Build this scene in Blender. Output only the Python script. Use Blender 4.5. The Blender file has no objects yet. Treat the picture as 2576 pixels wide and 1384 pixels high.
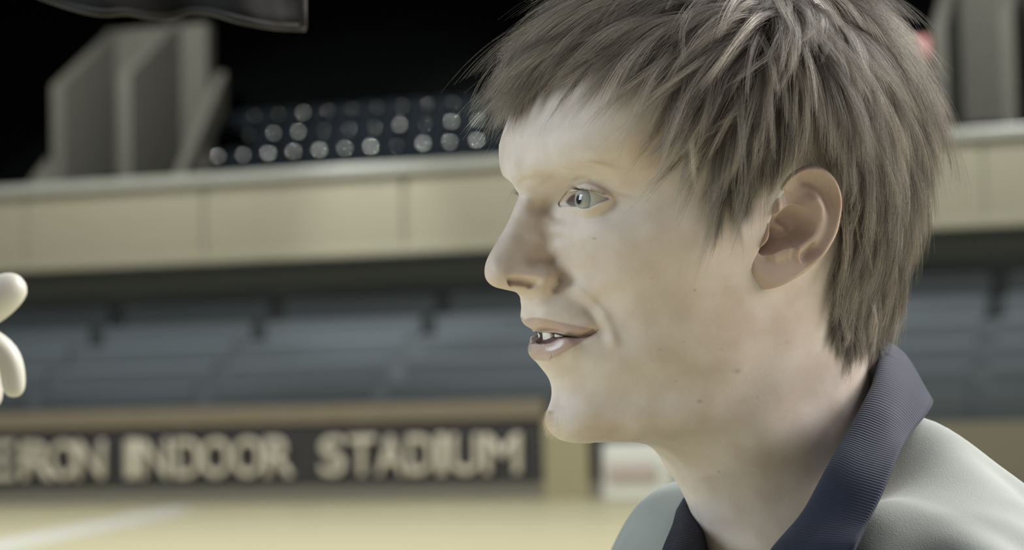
import bpy, bmesh, math, random
import numpy as np
from mathutils import Vector, Matrix
rng = np.random.default_rng(7); random.seed(7)
SC = bpy.context.scene
COL = SC.collection

# ------------------------------------------------------------------ camera
FPX = 5724.0                       # focal length in pixels of the 2576 px wide frame
CAM = np.array([0.0, 0.0, 1.2])
PITCH = math.atan(373/5724.0); ROLL = 0.022
_f = np.array([0, math.cos(PITCH), math.sin(PITCH)])
_r0 = np.array([1.0, 0, 0]); _u0 = np.cross(_r0, _f)
CR = math.cos(ROLL)*_r0 - math.sin(ROLL)*_u0
CU = math.sin(ROLL)*_r0 + math.cos(ROLL)*_u0
CF = _f; CZ = -_f
def ray(px, py):
    return CF + (px-1288)/FPX*CR - (py-692)/FPX*CU
def at(px, py, depth):
    return CAM + depth*ray(px, py)
cam_d = bpy.data.cameras.new('camera'); cam = bpy.data.objects.new('camera', cam_d); COL.objects.link(cam)
cam_d.sensor_width = 36; cam_d.lens = FPX/2576*36
M = Matrix(((CR[0], CU[0], CZ[0], CAM[0]), (CR[1], CU[1], CZ[1], CAM[1]), (CR[2], CU[2], CZ[2], CAM[2]), (0, 0, 0, 1)))
cam.matrix_world = M
cam_d.clip_start = 0.05; cam_d.clip_end = 200
cam_d.dof.use_dof = True; cam_d.dof.focus_distance = 1.06; cam_d.dof.aperture_fstop = 9.4
SC.camera = cam
SC.view_settings.view_transform = 'Standard'; SC.view_settings.look = 'None'
SC.view_settings.exposure = 0.0; SC.view_settings.gamma = 1.0; SC.view_settings.use_curve_mapping = False

# ------------------------------------------------------------------ light of the hall
W = bpy.data.worlds.new('hall_daylight'); SC.world = W; W.use_nodes = True
bg = W.node_tree.nodes['Background']; bg.inputs[0].default_value = (0.80, 0.84, 0.86, 1); bg.inputs[1].default_value = 0.28
def area(name, loc, target, size, energy, color, size_y=None):
    d = bpy.data.lights.new(name, 'AREA'); d.size = size; d.energy = energy; d.color = color
    if size_y: d.shape = 'RECTANGLE'; d.size_y = size_y
    o = bpy.data.objects.new(name, d); COL.objects.link(o); o.location = loc
    v = Vector(target)-Vector(loc); o.rotation_euler = v.to_track_quat('-Z', 'Y').to_euler()
    return o
HEADC = at(1700, 700, 1.1)
area('window_light_front', tuple(HEADC + np.array([-3.2, -0.15, 0.9])), tuple(HEADC), 1.4, 74, (0.79, 0.93, 1.0), 1.6)
area('window_light_back', tuple(HEADC + np.array([2.2, 1.4, 2.2])), tuple(HEADC), 1.4, 265, (1.0, 0.98, 0.93), 1.4)
area('window_light_side', tuple(HEADC + np.array([3.2, -1.0, 1.2])), tuple(HEADC), 1.8, 88, (1.0, 0.98, 0.94), 2.0)

# ------------------------------------------------------------------ helpers
def mat(name, color, rough=0.6, metallic=0.0, spec=0.5):
    m = bpy.data.materials.new(name); m.use_nodes = True
    b = m.node_tree.nodes['Principled BSDF']
    b.inputs['Base Color'].default_value = (*color, 1); b.inputs['Roughness'].default_value = rough
    b.inputs['Metallic'].default_value = metallic; b.inputs['Specular IOR Level'].default_value = spec
    return m
def mesh_obj(name, V, F, m=None, parent=None, smooth=True):
    me = bpy.data.meshes.new(name)
    V = np.asarray(V, dtype=np.float32)
    if isinstance(F, np.ndarray):
        n = len(F); k = F.shape[1]
        me.vertices.add(len(V)); me.vertices.foreach_set('co', V.ravel())
        me.loops.add(n*k); me.loops.foreach_set('vertex_index', F.astype(np.int32).ravel())
        me.polygons.add(n); me.polygons.foreach_set('loop_start', np.arange(0, n*k, k, dtype=np.int32))
        me.update(calc_edges=True); me.validate()
    else:
        me.from_pydata([tuple(map(float, v)) for v in V], [], F)
    if smooth: me.polygons.foreach_set('use_smooth', np.ones(len(me.polygons), dtype=bool))
    o = bpy.data.objects.new(name, me); COL.objects.link(o)
    if m: me.materials.append(m)
    if parent: o.parent = parent
    return o
def catmull(P, n, closed=False):
    P = np.asarray(P, float)
    if closed: Q = np.vstack([P[-1], P, P[0], P[1]]); seg = len(P)
    else: Q = np.vstack([2*P[0]-P[1], P, 2*P[-1]-P[-2]]); seg = len(P)-1
    out = []
    for i in range(seg):
        p0, p1, p2, p3 = Q[i:i+4]
        t01 = max(np.linalg.norm(p1-p0)**.5, 1e-4); t12 = max(np.linalg.norm(p2-p1)**.5, 1e-4); t23 = max(np.linalg.norm(p3-p2)**.5, 1e-4)
        m1 = (p2-p1)+t12*((p1-p0)/t01-(p2-p0)/(t01+t12)); m2 = (p2-p1)+t12*((p3-p2)/t23-(p3-p1)/(t12+t23))
        t = np.linspace(0, 1, n, endpoint=False)[:, None]
        out.append((2*t**3-3*t**2+1)*p1+(t**3-2*t**2+t)*m1+(-2*t**3+3*t**2)*p2+(t**3-t**2)*m2)
    if not closed: out.append(P[-1:])
    return np.vstack(out)
def sstep(a, b, x):
    t = np.clip((x-a)/(b-a), 0, 1); return t*t*(3-2*t)

# ------------------------------------------------------------------ head frame (mm): X forward, Y up, W to his left
ANG = math.radians(20); CA, SA = math.cos(ANG), math.sin(ANG)
DMM = 1100.0
TX0, TY0 = (1700-1288)/FPX, -(700-692)/FPX
FWD = -CA*CR + SA*CZ; LEFT = SA*CR + CA*CZ; UP = CU
HO = at(1700, 700, DMM/1000)
def H(X, Y, Wd):
    X = np.asarray(X, float)[..., None]; Y = np.asarray(Y, float)[..., None]; Wd = np.asarray(Wd, float)[..., None]
    return HO + (X*FWD + Y*UP + Wd*LEFT)/1000
def to_head(px, py, w):
    px = np.asarray(px, float); py = np.asarray(py, float); w = np.asarray(w, float)
    tx = (px-1288)/FPX; ty = -(py-692)/FPX
    X = (w*SA + DMM*TX0 - (DMM-w*CA)*tx)/(CA - SA*tx)
    dep = DMM - X*SA - w*CA
    return X, dep*ty - DMM*TY0
def to_px(X, Y, w):
    dep = DMM - X*SA - w*CA
    return 1288+FPX*(DMM*TX0 - X*CA + w*SA)/dep, 692-FPX*(Y+DMM*TY0)/dep

# silhouette of the head's middle plane: picture point and how far the limb lies outside that plane (px)
SIL = [(1262,395,20),(1266,425,17),(1283,460,8),(1305,487,2),(1295,521,1),(1273,571,1),(1245,617,2),(1227,650,3),(1220.5,678,4),(1226,704,3),(1244,721,2),(1278,730,1),
 (1306,738,1),(1316,752,3),(1316,774,5),(1314,797,6),(1321,817,6),(1338,829,4),(1352,838,2),(1356,846,2),(1350,853,3),(1338,864,5),(1335,878,6),(1338,893,6),(1352,915,6),(1371,937,6),(1385,960,7),(1389,983,8),
 (1385,1011,9),(1376,1035,9),(1372,1060,9),(1378,1084,8),(1399,1104,6),(1430,1113,3),(1464,1116,0),(1520,1112,0),(1588,1113,0),(1645,1126,0),(1680,1158,4),(1700,1194,8),(1714,1220,10),(1734,1262,12),(1757,1322,12),(1778,1384,12),(1812,1440,10),(1868,1540,8),
 (1930,1640,0),(2020,1720,0),(2150,1740,0),(2230,1650,-14),(2238,1400,-14),(2225,1200,-14),(2205,1050,-14),(2192,950,-14),(2190,880,-16),(2205,800,-20),(2235,700,-20),(2248,600,-22),(2266,500,-22),(2281,400,-22),(2283,300,-22),(2258,200,-20),(2195,90,-14),(2115,5,-6),(2015,-52,0),(1890,-82,0),(1750,-80,0),(1620,-45,3),(1500,20,8),(1400,105,14),(1330,190,18),(1288,275,20),(1268,335,21)]
SIL = np.array(SIL, float)
sx, sy = to_head(SIL[:, 0]+SIL[:, 2], SIL[:, 1], np.zeros(len(SIL)))
B = catmull(np.stack([sx, sy], 1), 12, True)
phi = np.unwrap(np.arctan2(B[:, 1], B[:, 0])); rad = np.hypot(B[:, 0], B[:, 1])
if phi[-1] < phi[0]: phi = -phi; PS = -1
else: PS = 1
phi = np.maximum.accumulate(phi + np.arange(len(phi))*1e-9)
def r_b(a):
    a = PS*np.asarray(a, float)
    a = (a-phi[0]) % (2*math.pi) + phi[0]
    return np.interp(a, np.append(phi, phi[0]+2*math.pi), np.append(rad, rad[0]))

ROWS = {
 -40: [(1675,20),(1800,34),(1900,38),(1980,28)],
 50: [(1571,30),(1680,48),(1833,62),(1960,66),(2060,57),(2125,42)],
 200: [(1409,25),(1479,42),(1551,55),(1640,65),(1740,71),(1850,75),(2000,77),(2130,69),(2205,50)],
 350: [(1338,22),(1392,36),(1442,46),(1505,56),(1600,65),(1700,69),(1850,73),(2000,77),(2140,73),(2230,55)],
 435: [(1306,10),(1342,20.5),(1382,29),(1425,37),(1497,48),(1569,56),(1650,62),(1750,67.5),(1900,73),(2050,76),(2200,66)],
 452: [(1318,9),(1348,17),(1390,25.5)],
 470: [(1328,9),(1354,14),(1393,21.5),(1560,52.5),(1620,58),(1700,64.5)],
 505: [(1328,6.5),(1365,10),(1400,14.3),(1425,20),(1545,47),(1600,55),(1700,64.5),(1800,69),(1900,71),(2050,74),(2200,60)],
 550: [(1310,6),(1350,9.5),(1385,12.5),(1415,18.5),(1445,28),(1480,37),(1530,46),(1590,55),(1680,64),(1780,69)],
 600: [(1280,6),(1320,9),(1360,12),(1390,15),(1410,19.5),(1450,32),(1500,42),(1560,52),(1650,62),(1750,68),(1850,70),(1930,71),(2100,68),(2200,50)],
 650: [(1255,6),(1290,9.5),(1340,13),(1375,14.5),(1405,17),(1425,23),(1465,33.5),(1520,44),(1600,55.5),(1700,64)],
 690: [(1245,7),(1290,11),(1345,16),(1385,18.5),(1405,17),(1416,17),(1430,20.5),(1470,31.5),(1520,42),(1600,53.5),(1700,62),(1800,66),(1900,67),(2000,66),(2100,62),(2180,46)],
 722: [(1265,6),(1300,10),(1345,14),(1380,16.5),(1402,16.5),(1420,19.5),(1460,28),(1510,38.5)],
 760: [(1345,9.5),(1381,16),(1425,22),(1465,26.5),(1505,32.5),(1555,42),(1650,54.5)],
 800: [(1355,12),(1393,19),(1433,25),(1480,30.2),(1512,34),(1560,41),(1650,52.5),(1750,60.5),(1850,63.5),(1950,63),(2050,60),(2150,48)],
 850: [(1400,17),(1444,24),(1490,30),(1530,35.5)],
 900: [(1388,14),(1434,22),(1504,31),(1560,38.5),(1650,48.5),(1750,56.5),(1850,60),(1950,59.5),(2050,57),(2150,44)],
 1000: [(1443,14),(1484,22),(1568,32.5),(1663,42.5),(1740,49.5),(1820,54.5),(1900,57),(2000,57),(2100,52),(2170,38)],
 1075: [(1432,13),(1474,19.5),(1541,27),(1620,34),(1700,41),(1800,49.5),(1900,55.5),(2000,57),(2100,52)],
 1105: [(1520,14),(1590,21)],
 1200: [(1764,20),(1843,34),(1936,45),(2033,53),(2100,54),(2170,47)],
 1384: [(1850,20),(1929,34),(2022,45),(2110,55),(2180,57)],
 1600: [(2050,48),(2140,58),(2200,52)],
}
ctrl = []
for y, lst in ROWS.items():
    for x, w in lst:
        X, Y = to_head(x, y, w); X = float(X); Y = float(Y)
        gg = math.hypot(X, Y)/float(r_b(math.atan2(Y, X)))
        if gg < 0.985: ctrl.append((X, Y, w))
        else: print('DROP', x, y, w, round(gg, 3))
ctrl = np.array(ctrl)
BP = B[::4]
PX = np.vstack([ctrl[:, :2], BP]); PV = np.concatenate([ctrl[:, 2]**2, np.zeros(len(BP))])
def tps(d2):
    return 0.5*d2*np.log(np.maximum(d2, 1e-9))
SCL = 50.0
Pn = PX/SCL
n = len(Pn)
K = tps(((Pn[:, None]-Pn[None])**2).sum(-1)) + np.eye(n)*1e-4
A_ = np.zeros((n+3, n+3)); A_[:n, :n] = K; A_[:n, n] = 1; A_[:n, n+1:] = Pn; A_[n, :n] = 1; A_[n+1:, :n] = Pn.T
sol = np.linalg.solve(A_, np.append(PV, [0, 0, 0]))
def base_w(X, Y):
    X = np.asarray(X, float); sh = X.shape
    q = np.stack([X.ravel(), np.asarray(Y, float).ravel()], 1)/SCL
    out = np.empty(len(q))
    for i in range(0, len(q), 40000):
        b = q[i:i+40000]
        d2 = ((b[:, None, 0]-Pn[None, :, 0])**2+(b[:, None, 1]-Pn[None, :, 1])**2)
        out[i:i+40000] = tps(d2)@sol[:n]+sol[n]+b@sol[n+1:]
    return np.sqrt(np.maximum(out, 0)).reshape(sh)
# fast lookup grid of the base
GX = np.arange(-135, 115, 1.0); GY = np.arange(-230, 175, 1.0)
_gx, _gy = np.meshgrid(GX, GY)
BASEG = base_w(_gx, _gy)
def lookup(G, X, Y):
    fx = np.clip(np.asarray(X, float)-GX[0], 0, len(GX)-1.001); fy = np.clip(np.asarray(Y, float)-GY[0], 0, len(GY)-1.001)
    i = fx.astype(int); j = fy.astype(int); u = fx-i; v = fy-j
    return (G[j, i]*(1-u)+G[j, i+1]*u)*(1-v)+(G[j+1, i]*(1-u)+G[j+1, i+1]*u)*v
def pin(px, py, G=None):
    """head coordinates of the surface point seen at a picture point"""
    px = np.asarray(px, float); py = np.asarray(py, float); w = np.full(px.shape, 30.0)
    for _ in range(40):
        X, Y = to_head(px, py, w); w = 0.5*w+0.5*lookup(BASEG if G is None else G, X, Y)
    return X, Y, w
def pin_curve(pts, n=10):
    c = catmull(np.array(pts, float), n)
    X, Y, w = pin(c[:, 0], c[:, 1]); return np.stack([X, Y], 1)
def curve_dist(X, Y, C):
    """distance to a polyline, signed (left of travel positive), and position 0..1 along it"""
    best = np.full(X.shape, 1e9); sgn = np.zeros(X.shape); tt = np.zeros(X.shape); m = len(C)-1
    for i in range(m):
        a, b = C[i], C[i+1]; d = b-a; L2 = d@d+1e-12
        t = np.clip(((X-a[0])*d[0]+(Y-a[1])*d[1])/L2, 0, 1)
        ex = X-a[0]-t*d[0]; ey = Y-a[1]-t*d[1]; q = ex*ex+ey*ey
        k = q < best; best = np.where(k, q, best); sgn = np.where(k, np.sign(d[0]*ey-d[1]*ex), sgn); tt = np.where(k, (i+t)/m, tt)
    return np.sqrt(best), sgn, tt
def inside(X, Y, P):
    c = np.zeros(X.shape, bool); m = len(P)
    for i in range(m):
        x1, y1 = P[i]; x2, y2 = P[(i+1) % m]
        if y1 == y2: continue
        k = ((y1 > Y) != (y2 > Y)) & (X < (x2-x1)*(Y-y1)/(y2-y1)+x1); c ^= k
    return c
def gline(X, Y, pts, amp, sig, sig2=None, taper=0.25, dense=8):
    """ridge (+) or furrow (-) along a picture curve; sig (mm) on the left of travel, sig2 on the right"""
    if max(sig, sig2 or sig) >= 4:                # broad swell: a sum of soft spots along the curve
        c = catmull(np.array(pts, float), 5); m_ = len(c); tt = np.linspace(0, 1, m_)
        xs, ys, _ = pin(c[:, 0], c[:, 1]); o = np.zeros(X.shape); sm = max(sig, sig2 or sig)
        step = np.mean(np.hypot(np.diff(xs), np.diff(ys)))
        for k in range(m_):
            a = 1.0 if taper <= 0 else float(sstep(-.05, taper, tt[k])*sstep(-.05, taper, 1-tt[k]))
            o += a*np.exp(-0.5*((X-xs[k])**2+(Y-ys[k])**2)/sm**2)
        return amp*o*step/(sm*2.5066)
    C = pin_curve(pts, dense); out = np.zeros(X.shape); s2 = sig2 or sig; mx = 4.6*max(sig, s2)
    bb = (X > C[:, 0].min()-mx) & (X < C[:, 0].max()+mx) & (Y > C[:, 1].min()-mx) & (Y < C[:, 1].max()+mx)
    if not bb.any(): return out
    d, s, t = curve_dist(X[bb], Y[bb], C); sg = np.where(s >= 0, sig, s2)
    tp = sstep(0, taper, t)*sstep(0, taper, 1-t) if taper > 0 else 1
    out[bb] = amp*np.exp(-0.5*(d/sg)**2)*tp
    return out
def blob(X, Y, px, py, amp, rx, ry=None, rot=0):
    x0, y0, _ = pin(px, py); ry = ry or rx; c, s = math.cos(rot), math.sin(rot)
    dx, dy = X-x0, Y-y0
    return amp*np.exp(-0.5*(((dx*c+dy*s)/rx)**2+((-dx*s+dy*c)/ry)**2))
def smax(a, b, k):
    h = np.clip(0.5+0.5*(a-b)/k, 0, 1); return b+(a-b)*h+k*h*(1-h)

# eyeball
EW, ER = 32.0, 12.0
EX, EY = to_head(1511, 503, EW); EX = float(EX); EY = float(EY)
APER = [(1425,508),(1437,483),(1450,478),(1466,477),(1482,480),(1500,484),(1518,492),(1536,500),(1522,507),(1508,512),(1495,518),(1482,523),(1466,524.5),(1452,520),(1436,517)]
def eye_w(px, py):
    """front of a lid sphere seen at a picture point"""
    px = np.asarray(px, float); w = np.full(px.shape, EW+5.0)
    for _ in range(60):
        X, Y = to_head(px, py, w); w = 0.6*w+0.4*(EW+np.sqrt(np.maximum(13.0**2-(X-EX)**2-(Y-EY)**2, 0.0)))
    X, Y = to_head(px, py, w); return np.stack([X, Y], 1)
_ap = catmull(np.array(APER, float), 6, True); APH = eye_w(_ap[:, 0], _ap[:, 1])
CREASE = catmull(np.array([(1434,456),(1446,451),(1460,451),(1478,455),(1510,466),(1536,478),(1562,491),(1598,511)], float), 6)
UPL = np.array([(1300,829),(1330,830),(1352,834),(1373,834),(1402,836),(1431,844),(1460,848),(1489,841),(1507,830)], float)
LIPU = [(1290,806),(1316,804),(1336,798),(1362,800),(1402,808),(1446,817),(1489,826),(1507,830)]
LIPL = [(1300,884),(1336,889),(1345,904),(1373,908),(1402,897),(1431,880),(1460,862),(1490,845),(1507,830)]
MOL = [(1310,856),(1342,856),(1362,867),(1388,864),(1408,853),(1431,849),(1460,849.5),(1489,842),(1507,830)]

MOUTH = [(1322,836),(1345,835),(1360,834.5),(1378,835),(1402,836.5),(1431,844),(1460,848),(1489,841.5),(1504,832),(1489,843.5),(1460,850),(1431,850),(1408,854),(1388,865),(1362,869),(1345,860),(1322,852)]
def head_w(X, Y):
    w = base_w(X, Y)
    near = (X-EX)**2+(Y-EY)**2 < 40**2
    # --- socket and lids
    xs, ys = X[near], Y[near]; wn = w[near]
    wn = wn + (-4.0)*np.exp(-0.5*(((xs-EX-7)/11)**2+((ys-EY-0.5)/7)**2))
    d2 = (xs-EX)**2+(ys-EY)**2
    rl = np.where(ys > EY, 13.2, 13.2-.5*sstep(0, -5, ys-EY)); lid = EW+np.sqrt(np.maximum(rl**2-d2, 0)); lid = np.where(d2 < rl**2, lid, wn-8)
    ws = wn-1.0
    wn = smax(wn, lid, np.where(ys > EY, 1.2, 1.2+1.8*sstep(0, -6, ys-EY)))
    cr = eye_w(CREASE[:, 0], CREASE[:, 1])
    dd, s, t = curve_dist(xs, ys, cr)
    wn = wn-1.3*np.exp(-0.5*(dd/0.8)**2)*sstep(0, .15, t)*sstep(0, .4, 1-t) + 1.0*np.exp(-0.5*((dd-2.2)/1.6)**2)*(s*1 > 0)*sstep(0, .2, t)*sstep(0, .5, 1-t)
    dm, _, _ = curve_dist(xs, ys, np.vstack([APH, APH[:1]])); ins = inside(xs, ys, APH)
    wn = wn + 0.5*np.exp(-0.5*(dm/0.9)**2)*(~ins)*sstep(EX+13, EX+10, xs)
    kk = sstep(0, 0.7, dm); wn = np.where(ins & (xs < EX+13.25), wn*(1-kk)+np.minimum(wn-4.0, ws)*kk, wn)
    w = w.copy(); w[near] = wn
    # --- nose
    w += blob(X, Y, 1374, 701, 3.4, 6.2, 4.6)                                     # wing
    w += gline(X, Y, [(1318,668),(1345,660),(1372,656),(1396,664),(1411,684),(1415,706),(1402,726)], -3.0, 2.4, 2.0, .3)
    w += gline(X, Y, [(1408,690),(1414,706),(1402,724),(1380,735)], -2.0, 1.2, 1.2, .3)
    w += gline(X, Y, [(1272,714),(1288,708),(1303,707),(1322,709),(1340,714),(1354,721)], -7.0, 1.5, 1.3, .2)   # nostril
    w += gline(X, Y, [(1265,707),(1300,697),(1335,701),(1360,712)], 0.7, 1.3, 1.3, .3)
    w += blob(X, Y, 1262, 690, 1.6, 6, 6)
    # --- mouth
    w += gline(X, Y, UPL[1:], -3.4, 0.75, 0.75, .04) * sstep(-200, 200, X)
    w += gline(X, Y, [(1420,840),(1445,847),(1475,845),(1508,830)], -2.0, 1.3, 1.3, .25)
    w += gline(X, Y, [(1325,815),(1360,815),(1400,822),(1450,832),(1490,832)], 1.5, 2.0, 2.0, .25)
    w += gline(X, Y, [(1340,880),(1370,886),(1400,878),(1430,866),(1465,853)], 1.9, 2.6, 2.6, .25)
    w += gline(X, Y, [(1352,910),(1380,915),(1412,902),(1445,880)], -1.2, 2.2, 2.2, .3)
    w += blob(X, Y, 1517, 832, -1.6, 2.6, 3.5)
    w += gline(X, Y, [(1416,700),(1440,722),(1475,750),(1506,778),(1527,815),(1540,858),(1546,892)], 2.2, 1.4, 1.7, .25)
    w += gline(X, Y, [(1470,760),(1496,790),(1515,820),(1526,862)], -1.8, 2.4, 2.6, .3)
    w += gline(X, Y, [(1520,760),(1548,790),(1566,830),(1568,880)], -1.3, 4, 4, .3)
    w += blob(X, Y, 1500, 1085, -2.2, 8, 7)
    w += blob(X, Y, 1430, 1060, 1.5, 7, 7)
    # --- under-eye, cheek, jaw, neck
    w += gline(X, Y, [(1446,545),(1480,552),(1520,545),(1560,522)], -0.7, 2.2, 2.2, .3)
    w += gline(X, Y, [(2010,790),(1985,900),(1950,1010),(1915,1120),(1880,1230),(1850,1340)], 2.6, 9, 9, .2)
    w += gline(X, Y, [(1620,1090),(1700,1060),(1790,1000),(1860,920),(1890,830)], 1.6, 6, 7, .25)
    w += gline(X, Y, [(1700,1150),(1780,1110),(1850,1050),(1900,960)], -2.5, 9, 9, .25)
    bb = (X > eo_[:, 0].min()) & (X < eo_[:, 0].max()) & (Y > eo_[:, 1].min()) & (Y < eo_[:, 1].max())
    de, _, _ = curve_dist(X[bb], Y[bb], np.vstack([eo_, eo_[:1]])); w[bb] -= 11*sstep(2.5, 8, np.where(inside(X[bb], Y[bb], eo_), de, 0))   # hollow under the ear
    mo = pin_curve(MOUTH, 1); MO = inside(X, Y, mo)
    dmo, _, _ = curve_dist(X, Y, np.vstack([mo, mo[:1]]))
    w = np.where(MO, w-13*sstep(0, 0.8, dmo), w)
    return np.maximum(w, 0)


EARW = 78.0
def earc(pts, n=8, closed=False):
    c = catmull(np.array(pts, float), n, closed) if n > 1 else np.array(pts, float)
    X, Y = to_head(c[:, 0], c[:, 1], np.full(len(c), EARW)); return np.stack([X, Y], 1)
EOUT = [(1950,515),(1960,492),(1973,466),(1988,440),(2010,425),(2034,416),(2060,421),(2083,441),(2099,473),(2105,510),(2102,550),(2094,588),(2080,620),(2061,652),(2032,685),(2005,706),(1978,722),(1951,729),(1930,722),(1914,706),(1903,680),(1906,650),(1916,620),(1926,590),(1938,550)]
EC = earc([(2005,575)], 1)[0]
eo_ = earc(EOUT, 10, True)
ea = np.arctan2(eo_[:, 1]-EC[1], eo_[:, 0]-EC[0]); er = np.hypot(eo_[:, 0]-EC[0], eo_[:, 1]-EC[1])
oo = np.argsort(ea); ea = ea[oo]; er = er[oo]
NA, NR = 1300, 330
th = np.linspace(0, 2*math.pi, 4001)                      # 0 = forward
dens = 1+16*np.exp(-0.5*((((th+math.radians(95)+math.pi) % (2*math.pi))-math.pi)/math.radians(6))**2)+3.0*np.exp(-0.5*((((th+math.radians(20)+math.pi) % (2*math.pi))-math.pi)/math.radians(42))**2)
cd = np.concatenate([[0], np.cumsum((dens[1:]+dens[:-1])/2)]); cd /= cd[-1]
aN = np.interp(np.arange(NA)/NA, cd, th)
g_ = np.sin(np.arange(1, NR+1)/NR*math.pi/2)
Rb = r_b(aN)
XN = Rb[:, None]*g_[None]*np.cos(aN)[:, None]; YN = Rb[:, None]*g_[None]*np.sin(aN)[:, None]
WN = head_w(XN, YN); WN[:, -1] = 0
w0 = head_w(np.array([[0.0]]), np.array([[0.0]]))[0, 0]
sub = np.arange(0, NR-1, 2)                               # the far half, half as fine
XF, YF, WF = XN[:, sub], YN[:, sub], -WN[:, sub]
nN = NA*NR; nf = len(sub)
V = [np.stack([XN.ravel(), YN.ravel(), WN.ravel()], 1), np.stack([XF.ravel(), YF.ravel(), WF.ravel()], 1), np.array([[0, 0, w0], [0, 0, -w0]])]
nv = nN+NA*nf+2
ia = np.arange(NA); ib = (ia+1) % NA
def quads(c0, c1): return np.stack([c0[ia], c1[ia], c1[ib], c0[ib]], 1)
Q = [quads(ia*NR+j, ia*NR+j+1) for j in range(NR-1)]
Q += [quads(nN+ia*nf+j+1, nN+ia*nf+j) for j in range(nf-1)] + [quads(ia*NR+NR-1, nN+ia*nf+nf-1)]
T = [np.stack([np.full(NA, nv-2), ia*NR, ib*NR], 1), np.stack([np.full(NA, nv-1), nN+ib*nf, nN+ia*nf], 1)]

# ------------------------------------------------------------------ ear (same frame, its own sheet)
NE, NRE = 420, 150
eang = np.linspace(-math.pi, math.pi, NE, endpoint=False)
erb = np.interp(eang, np.concatenate([[ea[-1]-2*math.pi], ea, [ea[0]+2*math.pi]]), np.concatenate([[er[-1]], er, [er[0]]]))
ge = 1-(1-np.linspace(1/NRE, 1, NRE))**1.5
XE = EC[0]+erb[:, None]*ge*np.cos(eang)[:, None]; YE = EC[1]+erb[:, None]*ge*np.sin(eang)[:, None]
XE0, XE1 = earc([(1915, 600)], 1)[0][0], earc([(2105, 520)], 1)[0][0]
def eline(X, Y, pts, amp, s1, s2=None, taper=.2):
    C = earc(pts); d, sg, t = curve_dist(X, Y, C); sg = np.where(sg >= 0, s1, s2 or s1)
    tp = sstep(0, taper, t)*sstep(0, taper, 1-t) if taper else 1
    return amp*np.exp(-0.5*(d/sg)**2)*tp
def ear_h(X, Y):
    fr = (XE0-X)/(XE0-XE1)
    h = 66.4+17.3*sstep(-0.2, 1.15, fr)
    # helix rim
    rim = [(1982,500),(1976,478),(1990,452),(2012,433),(2036,426),(2058,431),(2077,450),(2091,480),(2096,512),(2092,550),(2084,586),(2070,618),(2050,648),(2026,672)]
    h += eline(X, Y, rim, 3.0, 2.0, 2.0, .12)
    h += eline(X, Y, [(2000,470),(2030,455),(2055,466),(2072,492),(2077,525),(2072,562),(2060,600),(2036,632),(2012,652)], -3.2, 2.3, 2.3, .15)   # scapha
    h += eline(X, Y, [(2012,648),(2030,640),(2052,612)], -1.8, 1.6, 1.6, .2)
    # antihelix
    h += eline(X, Y, [(2030,480),(2046,504),(2060,530),(2065,560),(2056,594),(2036,614),(2012,628),(1992,640)], 3.2, 2.4, 2.4, .15)
    # bowl
    bowl = earc([(1950,548),(1949,568),(1946,598),(1930,630),(1937,642),(1953,640),(1980,627),(2003,622),(2028,606),(2045,588),(2051,562),(2044,536),(2028,520),(2005,512),(1985,520),(1966,532)], 6, True)
    ins = inside(X, Y, bowl); d, _, _ = curve_dist(X, Y, np.vstack([bowl, bowl[:1]]))
    h -= np.where(ins, 9.5*sstep(0, 5.5, d), 0)
    h -= np.where(ins, 3.0*sstep(0, 1.2, d), 0)*np.exp(-0.5*((X-earc([(1945,590)], 1)[0][0])/7)**2)
    p = earc([(1948,622)], 1)[0]; h -= np.where(ins, 6*np.exp(-0.5*(((X-p[0])/4.5)**2+((Y-p[1])/4)**2)), 0)
    # crus of the helix running into the bowl, triangular hollow
    h += eline(X, Y, [(1976,478),(1970,505),(1968,530),(1976,558),(1998,576),(2018,580)], 4.2, 2.0, 2.0, .3)
    p = earc([(2008,500)], 1)[0]; h -= 2.2*np.exp(-0.5*(((X-p[0])/5)**2+((Y-p[1])/4)**2))
    # tragus, antitragus, lobe
    h += eline(X, Y, [(1945,540),(1944,570),(1940,600),(1926,634)], 3.6, 2.2, 2.2, .25)
    h += eline(X, Y, [(1948,650),(1965,640),(1985,632),(2004,630)], 2.0, 2.2, 2.2, .25)
    p = earc([(1958,685)], 1)[0]; h += 1.8*np.exp(-0.5*(((X-p[0])/8)**2+((Y-p[1])/6)**2))
    return h
HEar = ear_h(XE, YE)
dout = (1-ge)[None]*erb[:, None]
rear = sstep(0.02, 0.30, (XE0-XE)/(XE0-XE1))                 # 0 along the front, where the ear runs into the cheek
rr = np.clip(dout/2.6, 0, 1)
HEar = HEar - rear*3.2*(1-np.sqrt(np.clip(1-(1-rr)**2, 0, 1)))
HEar = HEar - (1-rear)*7.0*sstep(5.0, 0, dout)
hb = lookup(BASEG, XE[:, -1], YE[:, -1])
rings = [(XE[:, i], YE[:, i], HEar[:, i]) for i in range(NRE)]
for ins_, dz in ((0.2, -1.2), (1.0, -2.6), (3.0, -4.5)):
    k = 1-ins_/erb; rings.append((EC[0]+erb*k*np.cos(eang), EC[1]+erb*k*np.sin(eang), HEar[:, -1]+dz))
k = 1-7/erb; rings.append((EC[0]+erb*k*np.cos(eang), EC[1]+erb*k*np.sin(eang), np.minimum(hb, HEar[:, -1])-8))
nre = len(rings)
VE = np.stack([np.stack(r, 1) for r in rings], 1).reshape(-1, 3)
o0 = nv
V.append(VE); V.append(np.array([[EC[0], EC[1], ear_h(EC[:1], EC[1:])[0]]])); ic = o0+len(VE)
je = np.arange(NE); jb = (je+1) % NE
for j in range(nre-1):
    Q.append(np.stack([o0+je*nre+j, o0+je*nre+j+1, o0+jb*nre+j+1, o0+jb*nre+j], 1))
T.append(np.stack([np.full(NE, ic), o0+je*nre, o0+jb*nre], 1))
nve = len(VE)+1
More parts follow.
